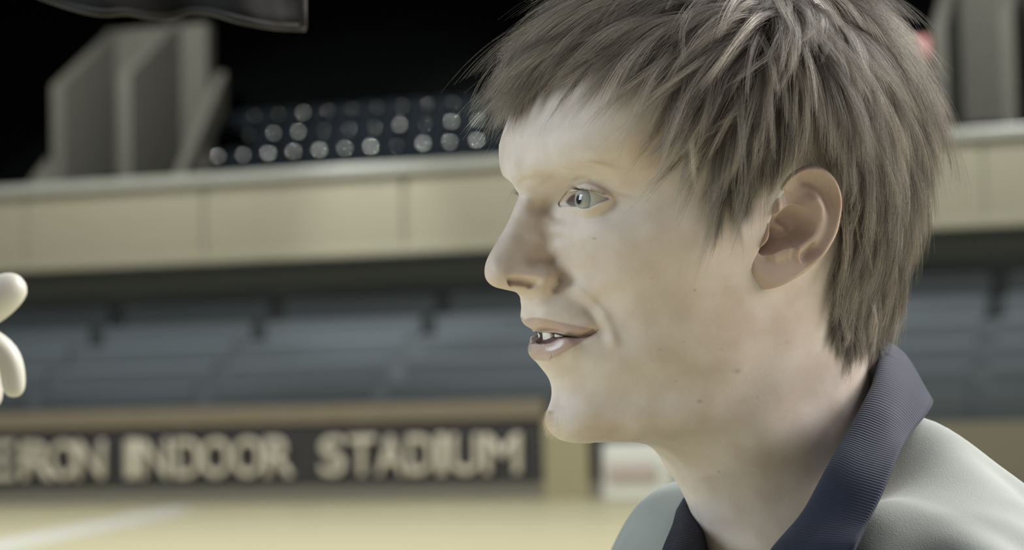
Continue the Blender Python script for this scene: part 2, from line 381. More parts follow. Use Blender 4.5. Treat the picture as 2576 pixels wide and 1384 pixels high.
# the other ear, mirrored
o1 = ic+1
V.append(np.vstack([VE, [[EC[0], EC[1], V[-1][0, 2]]]])*[1, 1, -1])
for j in range(0, nre-1):
    Q.append(np.stack([o1+je*nre+j+1, o1+je*nre+j, o1+jb*nre+j, o1+jb*nre+j+1], 1))
T.append(np.stack([np.full(NE, o1+nve-1), o1+jb*nre, o1+je*nre], 1))
V = np.vstack(V); Q = np.vstack(Q); T = np.vstack(T)

# ------------------------------------------------------------------ skin colour (lips, freckles, scalp under the hair; painted shade at inner eye corner)
pxv, pyv = to_px(V[:, 0], V[:, 1], np.abs(V[:, 2]))
colr = np.tile(np.array([0.612, 0.528, 0.475]), (len(V), 1))
def mix(mask, c):
    global colr
    colr = colr*(1-mask[:, None])+np.array(c)[None]*mask[:, None]
def poly_mask(pts, soft):
    P_ = catmull(np.array(pts, float), 6, True); x0, y0 = P_.min(0)-soft*3; x1, y1 = P_.max(0)+soft*3
    bb = (pxv > x0) & (pxv < x1) & (pyv > y0) & (pyv < y1)
    out = np.zeros(len(V)); d, _, _ = curve_dist(pxv[bb], pyv[bb], np.vstack([P_, P_[:1]])); i_ = inside(pxv[bb], pyv[bb], P_)
    out[bb] = sstep(-soft, soft, np.where(i_, d, -d)); return out
def spot(x, y, rx, ry, a, c):
    mix(a*np.exp(-0.5*(((pxv-x)/rx)**2+((pyv-y)/ry)**2)), c)
spot(1330, 660, 90, 80, .45, (0.50, 0.36, 0.27)); spot(1560, 760, 130, 90, .25, (0.56, 0.42, 0.32))
spot(1640, 380, 70, 40, .35, (0.52, 0.38, 0.28)); spot(1510, 1070, 35, 40, .3, (0.48, 0.34, 0.26))
mix(poly_mask([(1285,806),(1316,805),(1336,799),(1362,801),(1402,809),(1446,818),(1489,827),(1506,830),(1489,841),(1460,848),(1431,844),(1402,837),(1352,835),(1285,830)], 3)*.75, (0.40, 0.27, 0.235))
mix(poly_mask([(1285,858),(1342,857),(1362,868),(1388,865),(1408,854),(1431,850),(1460,849),(1490,842),(1462,862),(1431,880),(1402,897),(1373,908),(1345,905),(1285,890)], 3)*.75, (0.40, 0.265, 0.235))
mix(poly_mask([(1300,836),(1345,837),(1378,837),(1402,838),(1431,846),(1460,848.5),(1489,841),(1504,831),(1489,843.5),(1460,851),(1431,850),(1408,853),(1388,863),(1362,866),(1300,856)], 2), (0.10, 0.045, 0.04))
for (x, y, r_, a) in ((1495,600,4,.7),(1748,730,4,.6),(1855,934,8,.7),(1760,1010,7,.6),(1980,860,4,.5),(1808,1187,4,.6),(1815,880,4,.4),(1700,960,4,.3),(1660,880,4,.3),(1720,860,3,.35),(1590,700,4,.25),(1905,1000,4,.3),(1385,1038,6,.4),(1640,700,4,.3)):
    spot(x, y, r_*.8, r_*.55, a*.6, (0.16, 0.10, 0.07))
lipm = np.clip(poly_mask([(1285,806),(1336,799),(1402,809),(1506,830),(1460,848),(1402,837),(1352,835),(1285,830)], 4)+poly_mask([(1285,858),(1342,857),(1388,865),(1431,850),(1490,842),(1431,880),(1373,908),(1345,905),(1285,890)], 4), 0, 1)
HAIRLINE = [(1150,330),(1268,300),(1310,285),(1350,255),(1410,225),(1480,170),(1550,140),(1610,160),(1660,205),(1705,270),(1750,340),(1790,420),(1822,500),(1860,560),(1890,540),(1905,500),(1940,460),(1985,425),(2090,440),(2110,500),(2110,580),(2092,660),(2082,740),(2085,830),(2100,880),(2140,905),(2200,890),(2420,890),(2600,300),(2400,-400),(1300,-400),(1100,100)]
hm = poly_mask(HAIRLINE, 25); hm[o0:] = 0
mix(hm*.8, (0.10, 0.078, 0.06))
mix(poly_mask([(1424,509),(1434,494),(1448,487),(1447,505),(1452,519),(1436,519)], 3)*.9, (0.06, 0.028, 0.024))  # inner eye corner: reddish tear duct, darkened with painted shade
ear_m = np.zeros(len(V)); ear_m[o0:] = 1
mix(ear_m*.6, (0.42, 0.29, 0.24))

Vw = H(V[:, 0], V[:, 1], V[:, 2])
me = bpy.data.meshes.new('person'); nq, nt = len(Q), len(T)
me.vertices.add(len(Vw)); me.vertices.foreach_set('co', Vw.astype(np.float32).ravel())
me.loops.add(nq*4+nt*3); me.loops.foreach_set('vertex_index', np.concatenate([Q.ravel(), T.ravel()]).astype(np.int32))
me.polygons.add(nq+nt); me.polygons.foreach_set('loop_start', np.concatenate([np.arange(nq)*4, nq*4+np.arange(nt)*3]).astype(np.int32))
me.update(calc_edges=True); me.polygons.foreach_set('use_smooth', np.ones(nq+nt, dtype=bool))
ca = me.color_attributes.new('complexion', 'FLOAT_COLOR', 'POINT')
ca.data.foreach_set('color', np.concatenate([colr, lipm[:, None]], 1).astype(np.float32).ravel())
skin = mat('skin', (0.6, 0.5, 0.4), 0.52, spec=0.35)
nt_ = skin.node_tree; bs = nt_.nodes['Principled BSDF']
at_ = nt_.nodes.new('ShaderNodeAttribute'); at_.attribute_name = 'complexion'
rg_ = nt_.nodes.new('ShaderNodeMath'); rg_.operation = 'MULTIPLY_ADD'; rg_.inputs[1].default_value = -.28; rg_.inputs[2].default_value = .52
nt_.links.new(at_.outputs['Alpha'], rg_.inputs[0]); nt_.links.new(rg_.outputs[0], bs.inputs['Roughness'])
no = nt_.nodes.new('ShaderNodeTexNoise'); no.inputs['Scale'].default_value = 55; no.inputs['Detail'].default_value = 4
tc = nt_.nodes.new('ShaderNodeTexCoord'); nt_.links.new(tc.outputs['Object'], no.inputs['Vector'])
rp = nt_.nodes.new('ShaderNodeValToRGB'); rp.color_ramp.elements[0].position = .35; rp.color_ramp.elements[0].color = (.90, .86, .83, 1); rp.color_ramp.elements[1].position = .65; rp.color_ramp.elements[1].color = (1.04, 1.04, 1.05, 1)
nt_.links.new(no.outputs['Fac'], rp.inputs['Fac'])
mx = nt_.nodes.new('ShaderNodeMix'); mx.data_type = 'RGBA'; mx.blend_type = 'MULTIPLY'; mx.inputs[0].default_value = 1
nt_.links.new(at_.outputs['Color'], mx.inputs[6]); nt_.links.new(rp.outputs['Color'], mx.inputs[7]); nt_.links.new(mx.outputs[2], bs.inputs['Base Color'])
n2 = nt_.nodes.new('ShaderNodeTexNoise'); n2.inputs['Scale'].default_value = 900; n2.inputs['Detail'].default_value = 2; nt_.links.new(tc.outputs['Object'], n2.inputs['Vector'])
bu = nt_.nodes.new('ShaderNodeBump'); bu.inputs['Strength'].default_value = .10; bu.inputs['Distance'].default_value = .0006
nt_.links.new(n2.outputs['Fac'], bu.inputs['Height']); nt_.links.new(bu.outputs['Normal'], bs.inputs['Normal'])
bs.inputs['Subsurface Weight'].default_value = .35; bs.inputs['Subsurface Radius'].default_value = (1.0, .42, .25); bs.inputs['Subsurface Scale'].default_value = .0035
person = bpy.data.objects.new('person', me); COL.objects.link(person); me.materials.append(skin)
person['label'] = 'young man in profile with tousled light brown hair, cream jacket and navy collar'; person['category'] = 'person'

# ------------------------------------------------------------------ eyes and teeth
em = mat('eyeball', (.5, .48, .44), .08, spec=.6); t = em.node_tree; b = t.nodes['Principled BSDF']
tc = t.nodes.new('ShaderNodeTexCoord'); sp = t.nodes.new('ShaderNodeSeparateXYZ'); t.links.new(tc.outputs['Object'], sp.inputs[0])
def mth(op, a, bb=None):
    n_ = t.nodes.new('ShaderNodeMath'); n_.operation = op
    for i_, q in enumerate((a, bb)):
        if q is None: continue
        if isinstance(q, (int, float)): n_.inputs[i_].default_value = q
        else: t.links.new(q, n_.inputs[i_])
    return n_.outputs[0]
rad_ = mth('SQRT', mth('ADD', mth('POWER', sp.outputs[1], 2), mth('POWER', sp.outputs[2], 2)))
val = mth('MULTIPLY', rad_, 1000/8.0)
rp = t.nodes.new('ShaderNodeValToRGB'); cr_ = rp.color_ramp; t.links.new(val, rp.inputs[0])
cr_.elements[0].position = 0; cr_.elements[0].color = (.004, .004, .004, 1); cr_.elements[1].position = 1; cr_.elements[1].color = (.46, .42, .36, 1)
for p_, c_ in ((.235, (.004, .004, .004)), (.27, (.20, .19, .165)), (.42, (.34, .33, .30)), (.68, (.27, .265, .25)), (.74, (.16, .17, .17)), (.80, (.46, .44, .40))):
    e_ = cr_.elements.new(p_); e_.color = (*c_, 1)
t.links.new(rp.outputs[0], b.inputs['Base Color'])
def eyeball(sgn):
    bm = bmesh.new(); bmesh.ops.create_uvsphere(bm, u_segments=96, v_segments=64, radius=ER/1000)
    for v in bm.verts:
        c_ = v.co.normalized(); a_ = math.acos(max(-1, min(1, c_.z))); v.co *= 1+0.075*float(sstep(.62, .0, a_))
    m_ = bpy.data.meshes.new('eye'); bm.to_mesh(m_); bm.free()
    # local Z is the gaze; turn so that local X is the gaze instead
    for v in m_.vertices: v.co = Vector((v.co.z, v.co.y, -v.co.x))
    m_.polygons.foreach_set('use_smooth', np.ones(len(m_.polygons), dtype=bool)); m_.materials.append(em)
    o = bpy.data.objects.new('eye', m_); COL.objects.link(o); o.parent = person
    gz = FWD+0.26*LEFT-0.02*UP; gz = gz/np.linalg.norm(gz); y_ = np.cross(UP, gz); y_ /= np.linalg.norm(y_); z_ = np.cross(gz, y_)
    p_ = H(EX, EY, sgn*EW)
    o.matrix_world = Matrix(((gz[0], y_[0], z_[0], p_[0]), (gz[1], y_[1], z_[1], p_[1]), (gz[2], y_[2], z_[2], p_[2]), (0, 0, 0, 1)))
    return o
eyeball(1); eyeball(-1)
ivory = mat('tooth_enamel', (.80, .77, .68), .22)
mx0, my0 = to_head(1362, 838, 0.0); mx0 = float(mx0)
_, ytop = to_head(1370, 822, 8.0); _, ybot = to_head(1370, 871, 8.0)
gum = []
for sg in (1, -1):
    ww = 0.0
    for k_, (wd, hl) in enumerate(((8.6, 1.0), (6.8, .88), (7.6, .80))):
        wc = ww+wd/2*(1-.07*k_); ww += wd*(1-.14*k_)
        dep = wc*wc/38.0; slope = 2*wc/38.0
        cx, cw = mx0-dep-1.8, sg*wc
        tang = np.array([-slope*sg, 1.0]); tang /= np.linalg.norm(tang); nrm = np.array([tang[1], -tang[0]])
        vs, fs = [], []
        nu, nvv = 12, 10
        for j in range(nvv+1):
            vv = j/nvv; yy = float(ytop)+(float(ybot)-float(ytop))*hl*vv
            for i_ in range(nu):
                a_ = 2*math.pi*i_/nu; c_, s_ = math.cos(a_), math.sin(a_)
                half = wd*.485*(.86+.14*math.sin(min(vv*1.35, 1)*math.pi/2))*(1-.0*vv); thick = (3.0-1.9*vv)
                if j == nvv: half *= .86; thick *= .55
                x_ = half*np.sign(c_)*abs(c_)**.55; n_ = thick*np.sign(s_)*abs(s_)**.7
                q = np.array([cx, cw])+tang*x_+nrm*n_
                vs.append(H(q[0], yy, q[1]))
        for j in range(nvv):
            for i_ in range(nu): fs.append((j*nu+i_, j*nu+(i_+1) % nu, (j+1)*nu+(i_+1) % nu, (j+1)*nu+i_))
        fs.append(tuple(range(nu))); fs.append(tuple(nvv*nu+i_ for i_ in range(nu)))
        mesh_obj('tooth', np.array(vs), fs, ivory, person)

# ------------------------------------------------------------------ hair
def hair_mat(name, c0, c1, rough=.42):
    m = bpy.data.materials.new(name); m.use_nodes = True; t = m.node_tree; b = t.nodes['Principled BSDF']
    a = t.nodes.new('ShaderNodeAttribute'); a.attribute_name = 'shade'
    r = t.nodes.new('ShaderNodeValToRGB'); r.color_ramp.elements[0].color = (*c0, 1); r.color_ramp.elements[1].color = (*c1, 1)
    t.links.new(a.outputs['Fac'], r.inputs[0]); t.links.new(r.outputs[0], b.inputs['Base Color'])
    b.inputs['Roughness'].default_value = rough; b.inputs['Specular IOR Level'].default_value = .55
    return m
def strands(name, P, R, S, m, parent):
    """P (n,k,3) world points, R (n,k) radii in metres, S (n,) shade"""
    n_, k_ = P.shape[:2]
    hc = bpy.data.hair_curves.new(name); hc.add_curves([k_]*n_)
    hc.attributes['position'].data.foreach_set('vector', P.astype(np.float32).ravel())
    ra = hc.attributes.get('radius') or hc.attributes.new('radius', 'FLOAT', 'POINT'); ra.data.foreach_set('value', R.astype(np.float32).ravel())
    sa = hc.attributes.new('shade', 'FLOAT', 'POINT'); sa.data.foreach_set('value', np.repeat(S, k_).astype(np.float32) if S.ndim == 1 else S.astype(np.float32).ravel())
    hc.materials.append(m); o = bpy.data.objects.new(name, hc); COL.objects.link(o); o.parent = parent
    return o
# px, py, direction in the picture, length mm
FLOW = np.array([(1300,225,-.75,.45,24),(1350,120,-1,.05,40),(1330,245,-.35,.8,18),(1350,190,-.85,.35,32),(1400,190,-.6,.7,24),(1400,150,-.85,.35,38),(1450,60,-1,.35,50),(1600,20,-.9,.45,52),(1500,130,-.8,.6,34),(1600,120,-.75,.7,38),(1700,40,-.85,.55,52),
 (1750,-20,-.8,.5,52),(1750,120,-.7,.72,48),(1860,60,-.6,.7,46),(1750,250,-.55,.85,40),(1850,200,-.55,.85,44),(1960,50,-.3,.8,44),(2000,-50,-.4,.4,44),(1800,350,-.45,.9,38),(1850,400,-.35,.95,34),(1950,300,-.25,1,42),
 (1940,400,-.2,1,17),(1985,370,.1,1,12),(2050,370,.25,1,11),(2105,420,.25,1,15),(2050,150,-.05,1,44),(2050,290,.05,1,26),(2130,20,.5,.75,44),(2200,150,.45,.9,42),(2150,300,.12,1,42),(2250,350,.15,1,38),(2150,500,0,1,36),(2240,600,-.05,1,34),(2120,700,-.08,1,20),(2180,800,-.12,1,17),(2110,820,-.1,1,14),(1840,500,-.25,1,16),(2110,560,.02,1,24)], float)
fX, fY, _ = pin(FLOW[:, 0], FLOW[:, 1])
_, fYb = to_head(FLOW[:, 0], FLOW[:, 1], 0.0); fY = np.where(np.isfinite(fY), fY, fYb)
NGX, NGY = None, None
dwx = np.gradient(BASEG, axis=1); dwy = np.gradient(BASEG, axis=0)
def flow_at(X, Y):
    d2 = (X[:, None]-fX)**2+(Y[:, None]-fY)**2; wgt = 1/(d2+30)**1.6; wgt /= wgt.sum(1, keepdims=True)
    return wgt@FLOW[:, 2:5]
# candidate root cells on the near half
Xc = XN[:, ::3]; Yc = YN[:, ::3]; Wc = base_w(Xc, Yc); Wc[:, -1] = 0
A0 = np.stack([Xc, Yc, Wc], -1)
du = np.roll(A0, -1, 0)[:, :-1]-A0[:, :-1]; dv = A0[:, 1:]-A0[:, :-1]
nn = np.cross(du, dv); ar = np.linalg.norm(nn, axis=-1); nn = nn/np.maximum(ar, 1e-9)[..., None]
nn *= np.where((nn[..., 2:3] < 0), -1, 1)
px_, py_ = to_px(Xc[:, :-1], Yc[:, :-1], Wc[:, :-1])
ROOTS = [(1268,285),(1300,262),(1345,225),(1400,190),(1470,140),(1550,105),(1620,112),(1680,165),(1735,235),(1780,310),(1815,390),(1845,450),(1880,460),(1925,425),(1970,388),(2060,385),(2112,430),(2118,520),(2112,600),(2098,680),(2095,770),(2098,840),(2125,868),(2190,850),(2420,850),(2600,300),(2400,-400),(1300,-400),(1100,150)]
msk = inside(px_, py_, catmull(np.array(ROOTS, float), 4, True))
prob = (ar*msk).ravel(); prob /= prob.sum()
def make_hair(nclump, per, spread, sgn, rad, seed):
    r = np.random.default_rng(seed)
    idx = r.choice(len(prob), nclump, p=prob, replace=True)
    P0 = A0[:, :-1].reshape(-1, 3)[idx]; N0 = nn.reshape(-1, 3)[idx]
    fl = flow_at(P0[:, 0], P0[:, 1])
    ang = np.arctan2(fl[:, 1], fl[:, 0])+r.normal(0, .30, nclump); L = fl[:, 2]*np.clip(r.normal(1, .18, nclump), .55, 1.5)
    dx, dy = np.cos(ang), np.sin(ang)
    D = np.stack([-dx*CA, -dy, dx*SA], 1)
    Tn = D-(D*N0).sum(1, keepdims=True)*N0; Tn /= np.maximum(np.linalg.norm(Tn, axis=1, keepdims=True), .15)
    lift = np.radians(np.clip(r.normal(36, 14, nclump), 5, 75)); K_ = 9
    s = np.linspace(0, 1, K_)
    G = np.zeros((nclump, K_, 3)); G[:, 0] = P0
    curl = r.normal(0, .35, nclump); side = np.cross(N0, Tn)
    for k_ in range(1, K_):
        a_ = lift*(1-1.25*s[k_]**.8)
        d_ = Tn*np.cos(a_)[:, None]+N0*np.sin(a_)[:, None]+side*(curl*(s[k_]-.2))[:, None]+np.array([0, -0.30*s[k_], 0])
        d_ /= np.linalg.norm(d_, axis=1, keepdims=True)
        G[:, k_] = G[:, k_-1]+d_*(L/(K_-1))[:, None]
    # children
    n_ = nclump*per
    gi = np.repeat(np.arange(nclump), per)
    off = r.normal(0, spread, (n_, 2)); N1 = N0[gi]; T1 = Tn[gi]; S1 = side[gi]
    o3 = T1*off[:, :1]+S1*off[:, 1:]
    conv = 1-.88*s**.9
    lenj = np.clip(r.normal(1, .14, n_), .55, 1.3)
    C = G[gi]; base = C[:, :1]
    C = base+(C-base)*lenj[:, None, None]
    C = C+o3[:, None]*conv[None, :, None]
    wob = r.normal(0, .9, (n_, 3)); C = C+wob[:, None]*(s**1.6)[None, :, None]
    ph = r.uniform(0, 6.28, n_); C = C+S1[:, None]*(.45*np.sin(ph[:, None]+s[None]*5)*s[None])[..., None]
    # keep off the scalp
    bw = lookup(BASEG, C[..., 0], C[..., 1]); low = bw+.4+s[None]*2.0*r.uniform(.3, 1.6, n_)[:, None]
    C[..., 2] = np.where((bw > 4) & (C[..., 2] < low), low, C[..., 2])
    hit = inside(C[:, 2:, 0], C[:, 2:, 1], eo_).any(1) & (r.uniform(0, 1, n_) > .04)
    C = C[~hit]; N1 = N1[~hit]; gi = gi[~hit]; n_ = len(C)
    C[:, 0] -= N1*1.0
    C[..., 2] *= sgn
    R = rad*(1-.72*s[None]**1.5)*r.uniform(.75, 1.2, n_)[:, None]
    sh = np.clip(.46+r.normal(0, .22, nclump)[gi]+r.normal(0, .10, n_), 0.02, 1)[:, None]*(.34+.72*s[None]**.9)
    return H(C[..., 0], C[..., 1], C[..., 2]), R, sh
hm_ = hair_mat('hair', (0.040, 0.031, 0.025), (0.62, 0.55, 0.47))
pa = [make_hair(1250, 42, 2.1, 1, 5.6e-5, 11), make_hair(500, 10, 2.4, 1, 4.5e-5, 12), make_hair(600, 24, 2.2, -1, 6.5e-5, 13)]
hair = strands('hair', np.concatenate([p[0] for p in pa]), np.concatenate([p[1] for p in pa]), np.concatenate([p[2] for p in pa]), hm_, person)
hair['kind'] = 'stuff'

# ------------------------------------------------------------------ lashes, brows, chin hair
def tuft(name, roots, dirs, lens, rad, shade, m, lift=.35, seed=3, G=None):
    r = np.random.default_rng(seed); n_ = len(roots); s = np.linspace(0, 1, 6)
    P_ = roots[:, None]+dirs[:, None]*(lens[:, None]*s)[..., None]
    P_[..., 1] -= (lens[:, None]*lift*(s**2))
    R = rad*(1-.8*s[None])*np.ones((n_, 1))
    return strands(name, H(P_[..., 0], P_[..., 1], P_[..., 2]), R, np.full(n_, shade), m, person)
dark = hair_mat('lash', (.03, .02, .016), (.30, .24, .17))
lm = catmull(np.array([(1449,476.5),(1458,477.5),(1470,479),(1484,481),(1500,485),(1520,493)], float), 12)
lh = eye_w(lm[:, 0], lm[:, 1]); lw = EW+np.sqrt(np.maximum(13.4**2-(lh[:, 0]-EX)**2-(lh[:, 1]-EY)**2, 0))
n_ = len(lh); r = np.random.default_rng(5)
rt = np.stack([lh[:, 0], lh[:, 1], lw], 1)
fr_ = np.linspace(0, 1, n_)
dr = np.stack([1.0-.9*fr_, .10+r.normal(0, .15, n_), .15+.8*fr_], 1)
tuft('upper_lashes', np.vstack([rt, rt*[1, 1, -1]]), np.vstack([dr, dr*[1, 1, -1]]), np.tile(6.5-3.5*fr_, 2), 8e-5, 0.0, dark, lift=-.15)
# fair eyebrow along the brow ridge, both sides
fair = hair_mat('fair_hair', (.36, .28, .19), (.78, .64, .46))
nb = 300; r = np.random.default_rng(8)
tb = r.uniform(0, 1, nb); bc = catmull(np.array([(1318,446),(1360,428),(1420,415),(1490,410),(1545,425)], float), 20)
bi = (tb*(len(bc)-1)).astype(int); bx = bc[bi, 0]+r.normal(0, 3, nb); by = bc[bi, 1]+r.normal(0, 6, nb)
X_, Y_, W_ = pin(bx, by)
rt = np.stack([X_, Y_, W_], 1); dr = np.stack([-.75*np.ones(nb), .35-.5*tb+r.normal(0, .2, nb), .65*np.ones(nb)], 1)
tuft('eyebrows', np.vstack([rt, rt*[1, 1, -1]]), np.vstack([dr, dr*[1, 1, -1]]), np.tile(r.uniform(4, 7, nb), 2), 2.2e-5, .8, fair, lift=.1)
nb = 900
bx = r.normal(1392, 16, nb); by = 1030+r.uniform(0, 75, nb)
ok = inside(bx, by, np.array([(1375,1010),(1425,1015),(1440,1060),(1430,1106),(1398,1100),(1380,1080),(1376,1050)]))
bx, by = bx[ok], by[ok]; X_, Y_, W_ = pin(bx, by); rt = np.stack([X_, Y_, W_], 1)
dr = np.stack([.6+r.normal(0, .2, len(bx)), -.75+r.normal(0, .25, len(bx)), .1+r.normal(0, .2, len(bx))], 1)
tuft('chin_hair', np.vstack([rt, rt*[1, 1, -1]]), np.vstack([dr, dr*[1, 1, -1]]), np.tile(r.uniform(1.5, 3.5, len(bx)), 2), 1.6e-5, 1.0, fair, lift=.2)

# ------------------------------------------------------------------ clothes
def P3(lst): return np.array([at(*p) for p in lst])
def cloth_mat(name, c, c2, scale, rough=.85, bump=.0004, wave=None):
    m = mat(name, c, rough, spec=.2); t = m.node_tree; b = t.nodes['Principled BSDF']
    tc = t.nodes.new('ShaderNodeTexCoord'); n_ = t.nodes.new('ShaderNodeTexNoise'); n_.inputs['Scale'].default_value = scale; n_.inputs['Detail'].default_value = 5
    t.links.new(tc.outputs['Object'], n_.inputs['Vector'])
    r_ = t.nodes.new('ShaderNodeValToRGB'); r_.color_ramp.elements[0].position = .3; r_.color_ramp.elements[0].color = (*c, 1); r_.color_ramp.elements[1].position = .7; r_.color_ramp.elements[1].color = (*c2, 1)
    t.links.new(n_.outputs['Fac'], r_.inputs[0]); t.links.new(r_.outputs[0], b.inputs['Base Color'])
    bu = t.nodes.new('ShaderNodeBump'); bu.inputs['Distance'].default_value = bump; bu.inputs['Strength'].default_value = .5
    n3 = t.nodes.new('ShaderNodeTexNoise'); n3.inputs['Scale'].default_value = 1400; t.links.new(tc.outputs['Object'], n3.inputs['Vector'])
    h_ = n3.outputs['Fac']
    if wave:
        uv = t.nodes.new('ShaderNodeAttribute'); uv.attribute_name = 'rib'
        w_ = t.nodes.new('ShaderNodeMath'); w_.operation = 'SINE'; mu = t.nodes.new('ShaderNodeMath'); mu.operation = 'MULTIPLY'; mu.inputs[1].default_value = wave
        t.links.new(uv.outputs['Fac'], mu.inputs[0]); t.links.new(mu.outputs[0], w_.inputs[0]); h_ = w_.outputs[0]
    t.links.new(h_, bu.inputs['Height']); t.links.new(bu.outputs[0], b.inputs['Normal'])
    b.inputs['Sheen Weight'].default_value = .08; b.inputs['Sheen Roughness'].default_value = .5
    return m
def loft(name, rows, m, parent, thick=0.0, nsub=6, closed=False, rib=False):
    """rows: list of polylines (same point count) lofted with smooth splines both ways"""
    R_ = [catmull(r, nsub) for r in rows]; A = np.array(R_)
    A = np.stack([catmull(A[:, j], nsub) for j in range(A.shape[1])], 1)
    a, b_ = A.shape[:2]; i_, j_ = np.meshgrid(np.arange(a-1), np.arange(b_-1), indexing='ij')
    F = np.stack([(i_*b_+j_).ravel(), (i_*b_+j_+1).ravel(), ((i_+1)*b_+j_+1).ravel(), ((i_+1)*b_+j_).ravel()], 1)
    o = mesh_obj(name, A.reshape(-1, 3), F, m, parent)
    if rib:
        t_ = o.data.attributes.new('rib', 'FLOAT', 'POINT'); t_.data.foreach_set('value', np.repeat(np.linspace(0, 1, a), b_).astype(np.float32))
    if thick:
        sd = o.modifiers.new('thickness', 'SOLIDIFY'); sd.thickness = thick; sd.offset = 0
    return o
navy = cloth_mat('navy_rib_knit', (.0075, .0095, .025), (.012, .015, .036), 60, 0.8, .00025, wave=1500)
cream = cloth_mat('cream_jacket_cloth', (.26, .277, .263), (.295, .312, .298), 25, .9)
white = cloth_mat('white_cotton', (.75, .74, .72), (.80, .79, .77), 40)
# jacket: rings round the neck, in the trunk's own frame (forward, left, up), metres
TA = math.radians(30); TF = -math.cos(TA)*CR+math.sin(TA)*CZ; TL = math.sin(TA)*CR+math.cos(TA)*CZ
N0 = at(1985, 1290, 1.115)
def trunk(f_, l_, u_): return N0+f_*TF+l_*TL+u_*UP
ringspec = [   # forward radius, back radius, side radius, then height at front, side, back
 (.040, .035, .040, -.050, .000, .030),
 (.070, .072, .075, -.080, .010, .044),
 (.095, .096, .115, -.125, .004, .020),
 (.112, .116, .165, -.170, -.020, -.008),
 (.135, .130, .205, -.190, -.055, -.035),
 (.145, .138, .228, -.230, -.110, -.090),
 (.150, .142, .238, -.290, -.190, -.170),
 (.150, .142, .240, -.380, -.330, -.320),
 (.145, .140, .235, -.480, -.470, -.470)]
rows = []
FARL = [-.002, 0, 0, -.015, -.021, -.025, -.025, -.01, 0]
for ri_, (fr_, bk, sd, hf, hs, hb_) in enumerate(ringspec):
    row_ = []
    for k in range(49):
        a = 2*math.pi*k/48; c_, s_ = math.cos(a), math.sin(a)
        ff = (fr_ if c_ > 0 else bk)*np.sign(c_)*abs(c_)**.9; ll = sd*np.sign(s_)*abs(s_)**.9
        hh = hs+(hf-hs)*max(c_, 0)**1.5+(hb_-hs)*max(-c_, 0)**1.5
        if s_ < 0: hh += FARL[ri_]*(-s_)**.5; ll *= .85
        row_.append(trunk(ff, ll, hh))
    rows.append(np.array(row_))
A = np.array(rows); A = np.stack([catmull(A[:, j], 10) for j in range(49)], 1)
A = np.array([catmull(r_, 8) for r_ in A])
# soft folds
nr_, nc_ = A.shape[:2]; tt, uu = np.meshgrid(np.linspace(0, 1, nr_), np.linspace(0, 1, nc_), indexing='ij')
fold = .0045*np.sin(uu*2*math.pi*9+tt*14+1.3*np.sin(uu*31))*sstep(.12, .4, tt)+.003*np.sin(uu*2*math.pi*21-tt*33+2*np.sin(tt*17))*sstep(.2, .5, tt)
nrm = np.cross(np.gradient(A, axis=1), np.gradient(A, axis=0)); nrm /= np.maximum(np.linalg.norm(nrm, axis=-1, keepdims=True), 1e-9)
ctr = trunk(0, 0, -.25); nrm *= np.sign(((A-ctr)*nrm).sum(-1, keepdims=True)+1e-9)
A = A+nrm*fold[..., None]
i_, j_ = np.meshgrid(np.arange(nr_-1), np.arange(nc_-1), indexing='ij')
Fj = np.stack([(i_*nc_+j_).ravel(), (i_*nc_+j_+1).ravel(), ((i_+1)*nc_+j_+1).ravel(), ((i_+1)*nc_+j_).ravel()], 1)
jacket = mesh_obj('jacket', A.reshape(-1, 3), Fj, cream, person)
sdm = jacket.modifiers.new('thickness', 'SOLIDIFY'); sdm.thickness = .002; sdm.offset = -1
# collar: stations from the far front, round the nape, to the near front: (inner foot, fold, middle, outer edge)
ST = [
 [(1765,1500,1.10),(1738,1440,1.07),(1700,1450,1.05),(1640,1470,1.045)],
 [(1790,1420,1.13),(1752,1370,1.09),(1712,1380,1.075),(1664,1392,1.07)],
 [(1800,1350,1.16),(1764,1318,1.12),(1722,1318,1.105),(1690,1330,1.10)],
 [(1810,1290,1.185),(1742,1254,1.15),(1724,1256,1.14),(1712,1276,1.135)],
 [(1860,1210,1.20),(1840,1150,1.20),(1830,1170,1.215),(1810,1215,1.225)],
 [(1980,1110,1.21),(1975,1010,1.21),(1975,1030,1.23),(1960,1095,1.245)],
 [(2110,1050,1.19),(2120,915,1.195),(2150,930,1.215),(2150,1010,1.235)],
 [(2185,1030,1.155),(2195,876,1.16),(2250,888,1.18),(2290,975,1.20)],
 [(2200,1040,1.11),(2214,876,1.122),(2275,905,1.135),(2340,1004,1.145)],
 [(2190,1070,1.085),(2208,950,1.085),(2272,968,1.088),(2333,1036,1.095)],
 [(2165,1130,1.07),(2172,1026,1.058),(2240,1046,1.050),(2290,1092,1.052)],
 [(2130,1200,1.06),(2128,1104,1.040),(2195,1122,1.026),(2262,1142,1.022)],
 [(2090,1280,1.05),(2086,1176,1.028),(2155,1200,1.008),(2228,1222,1.000)],
 [(2030,1400,1.05),(2022,1292,1.020),(2100,1302,.998),(2178,1322,.985)],
 [(1950,1500,1.05),(1943,1386,1.018),(2040,1392,.990),(2146,1388,.975)],
 [(1890,1600,1.06),(1870,1500,1.025),(1960,1520,.995),(2080,1530,.975)],
 [(1830,1720,1.07),(1800,1640,1.035),(1870,1680,1.005),(1970,1700,.985)]]
collar = loft('collar', [P3(q) for q in ST], navy, jacket, .0022, 8, rib=True)
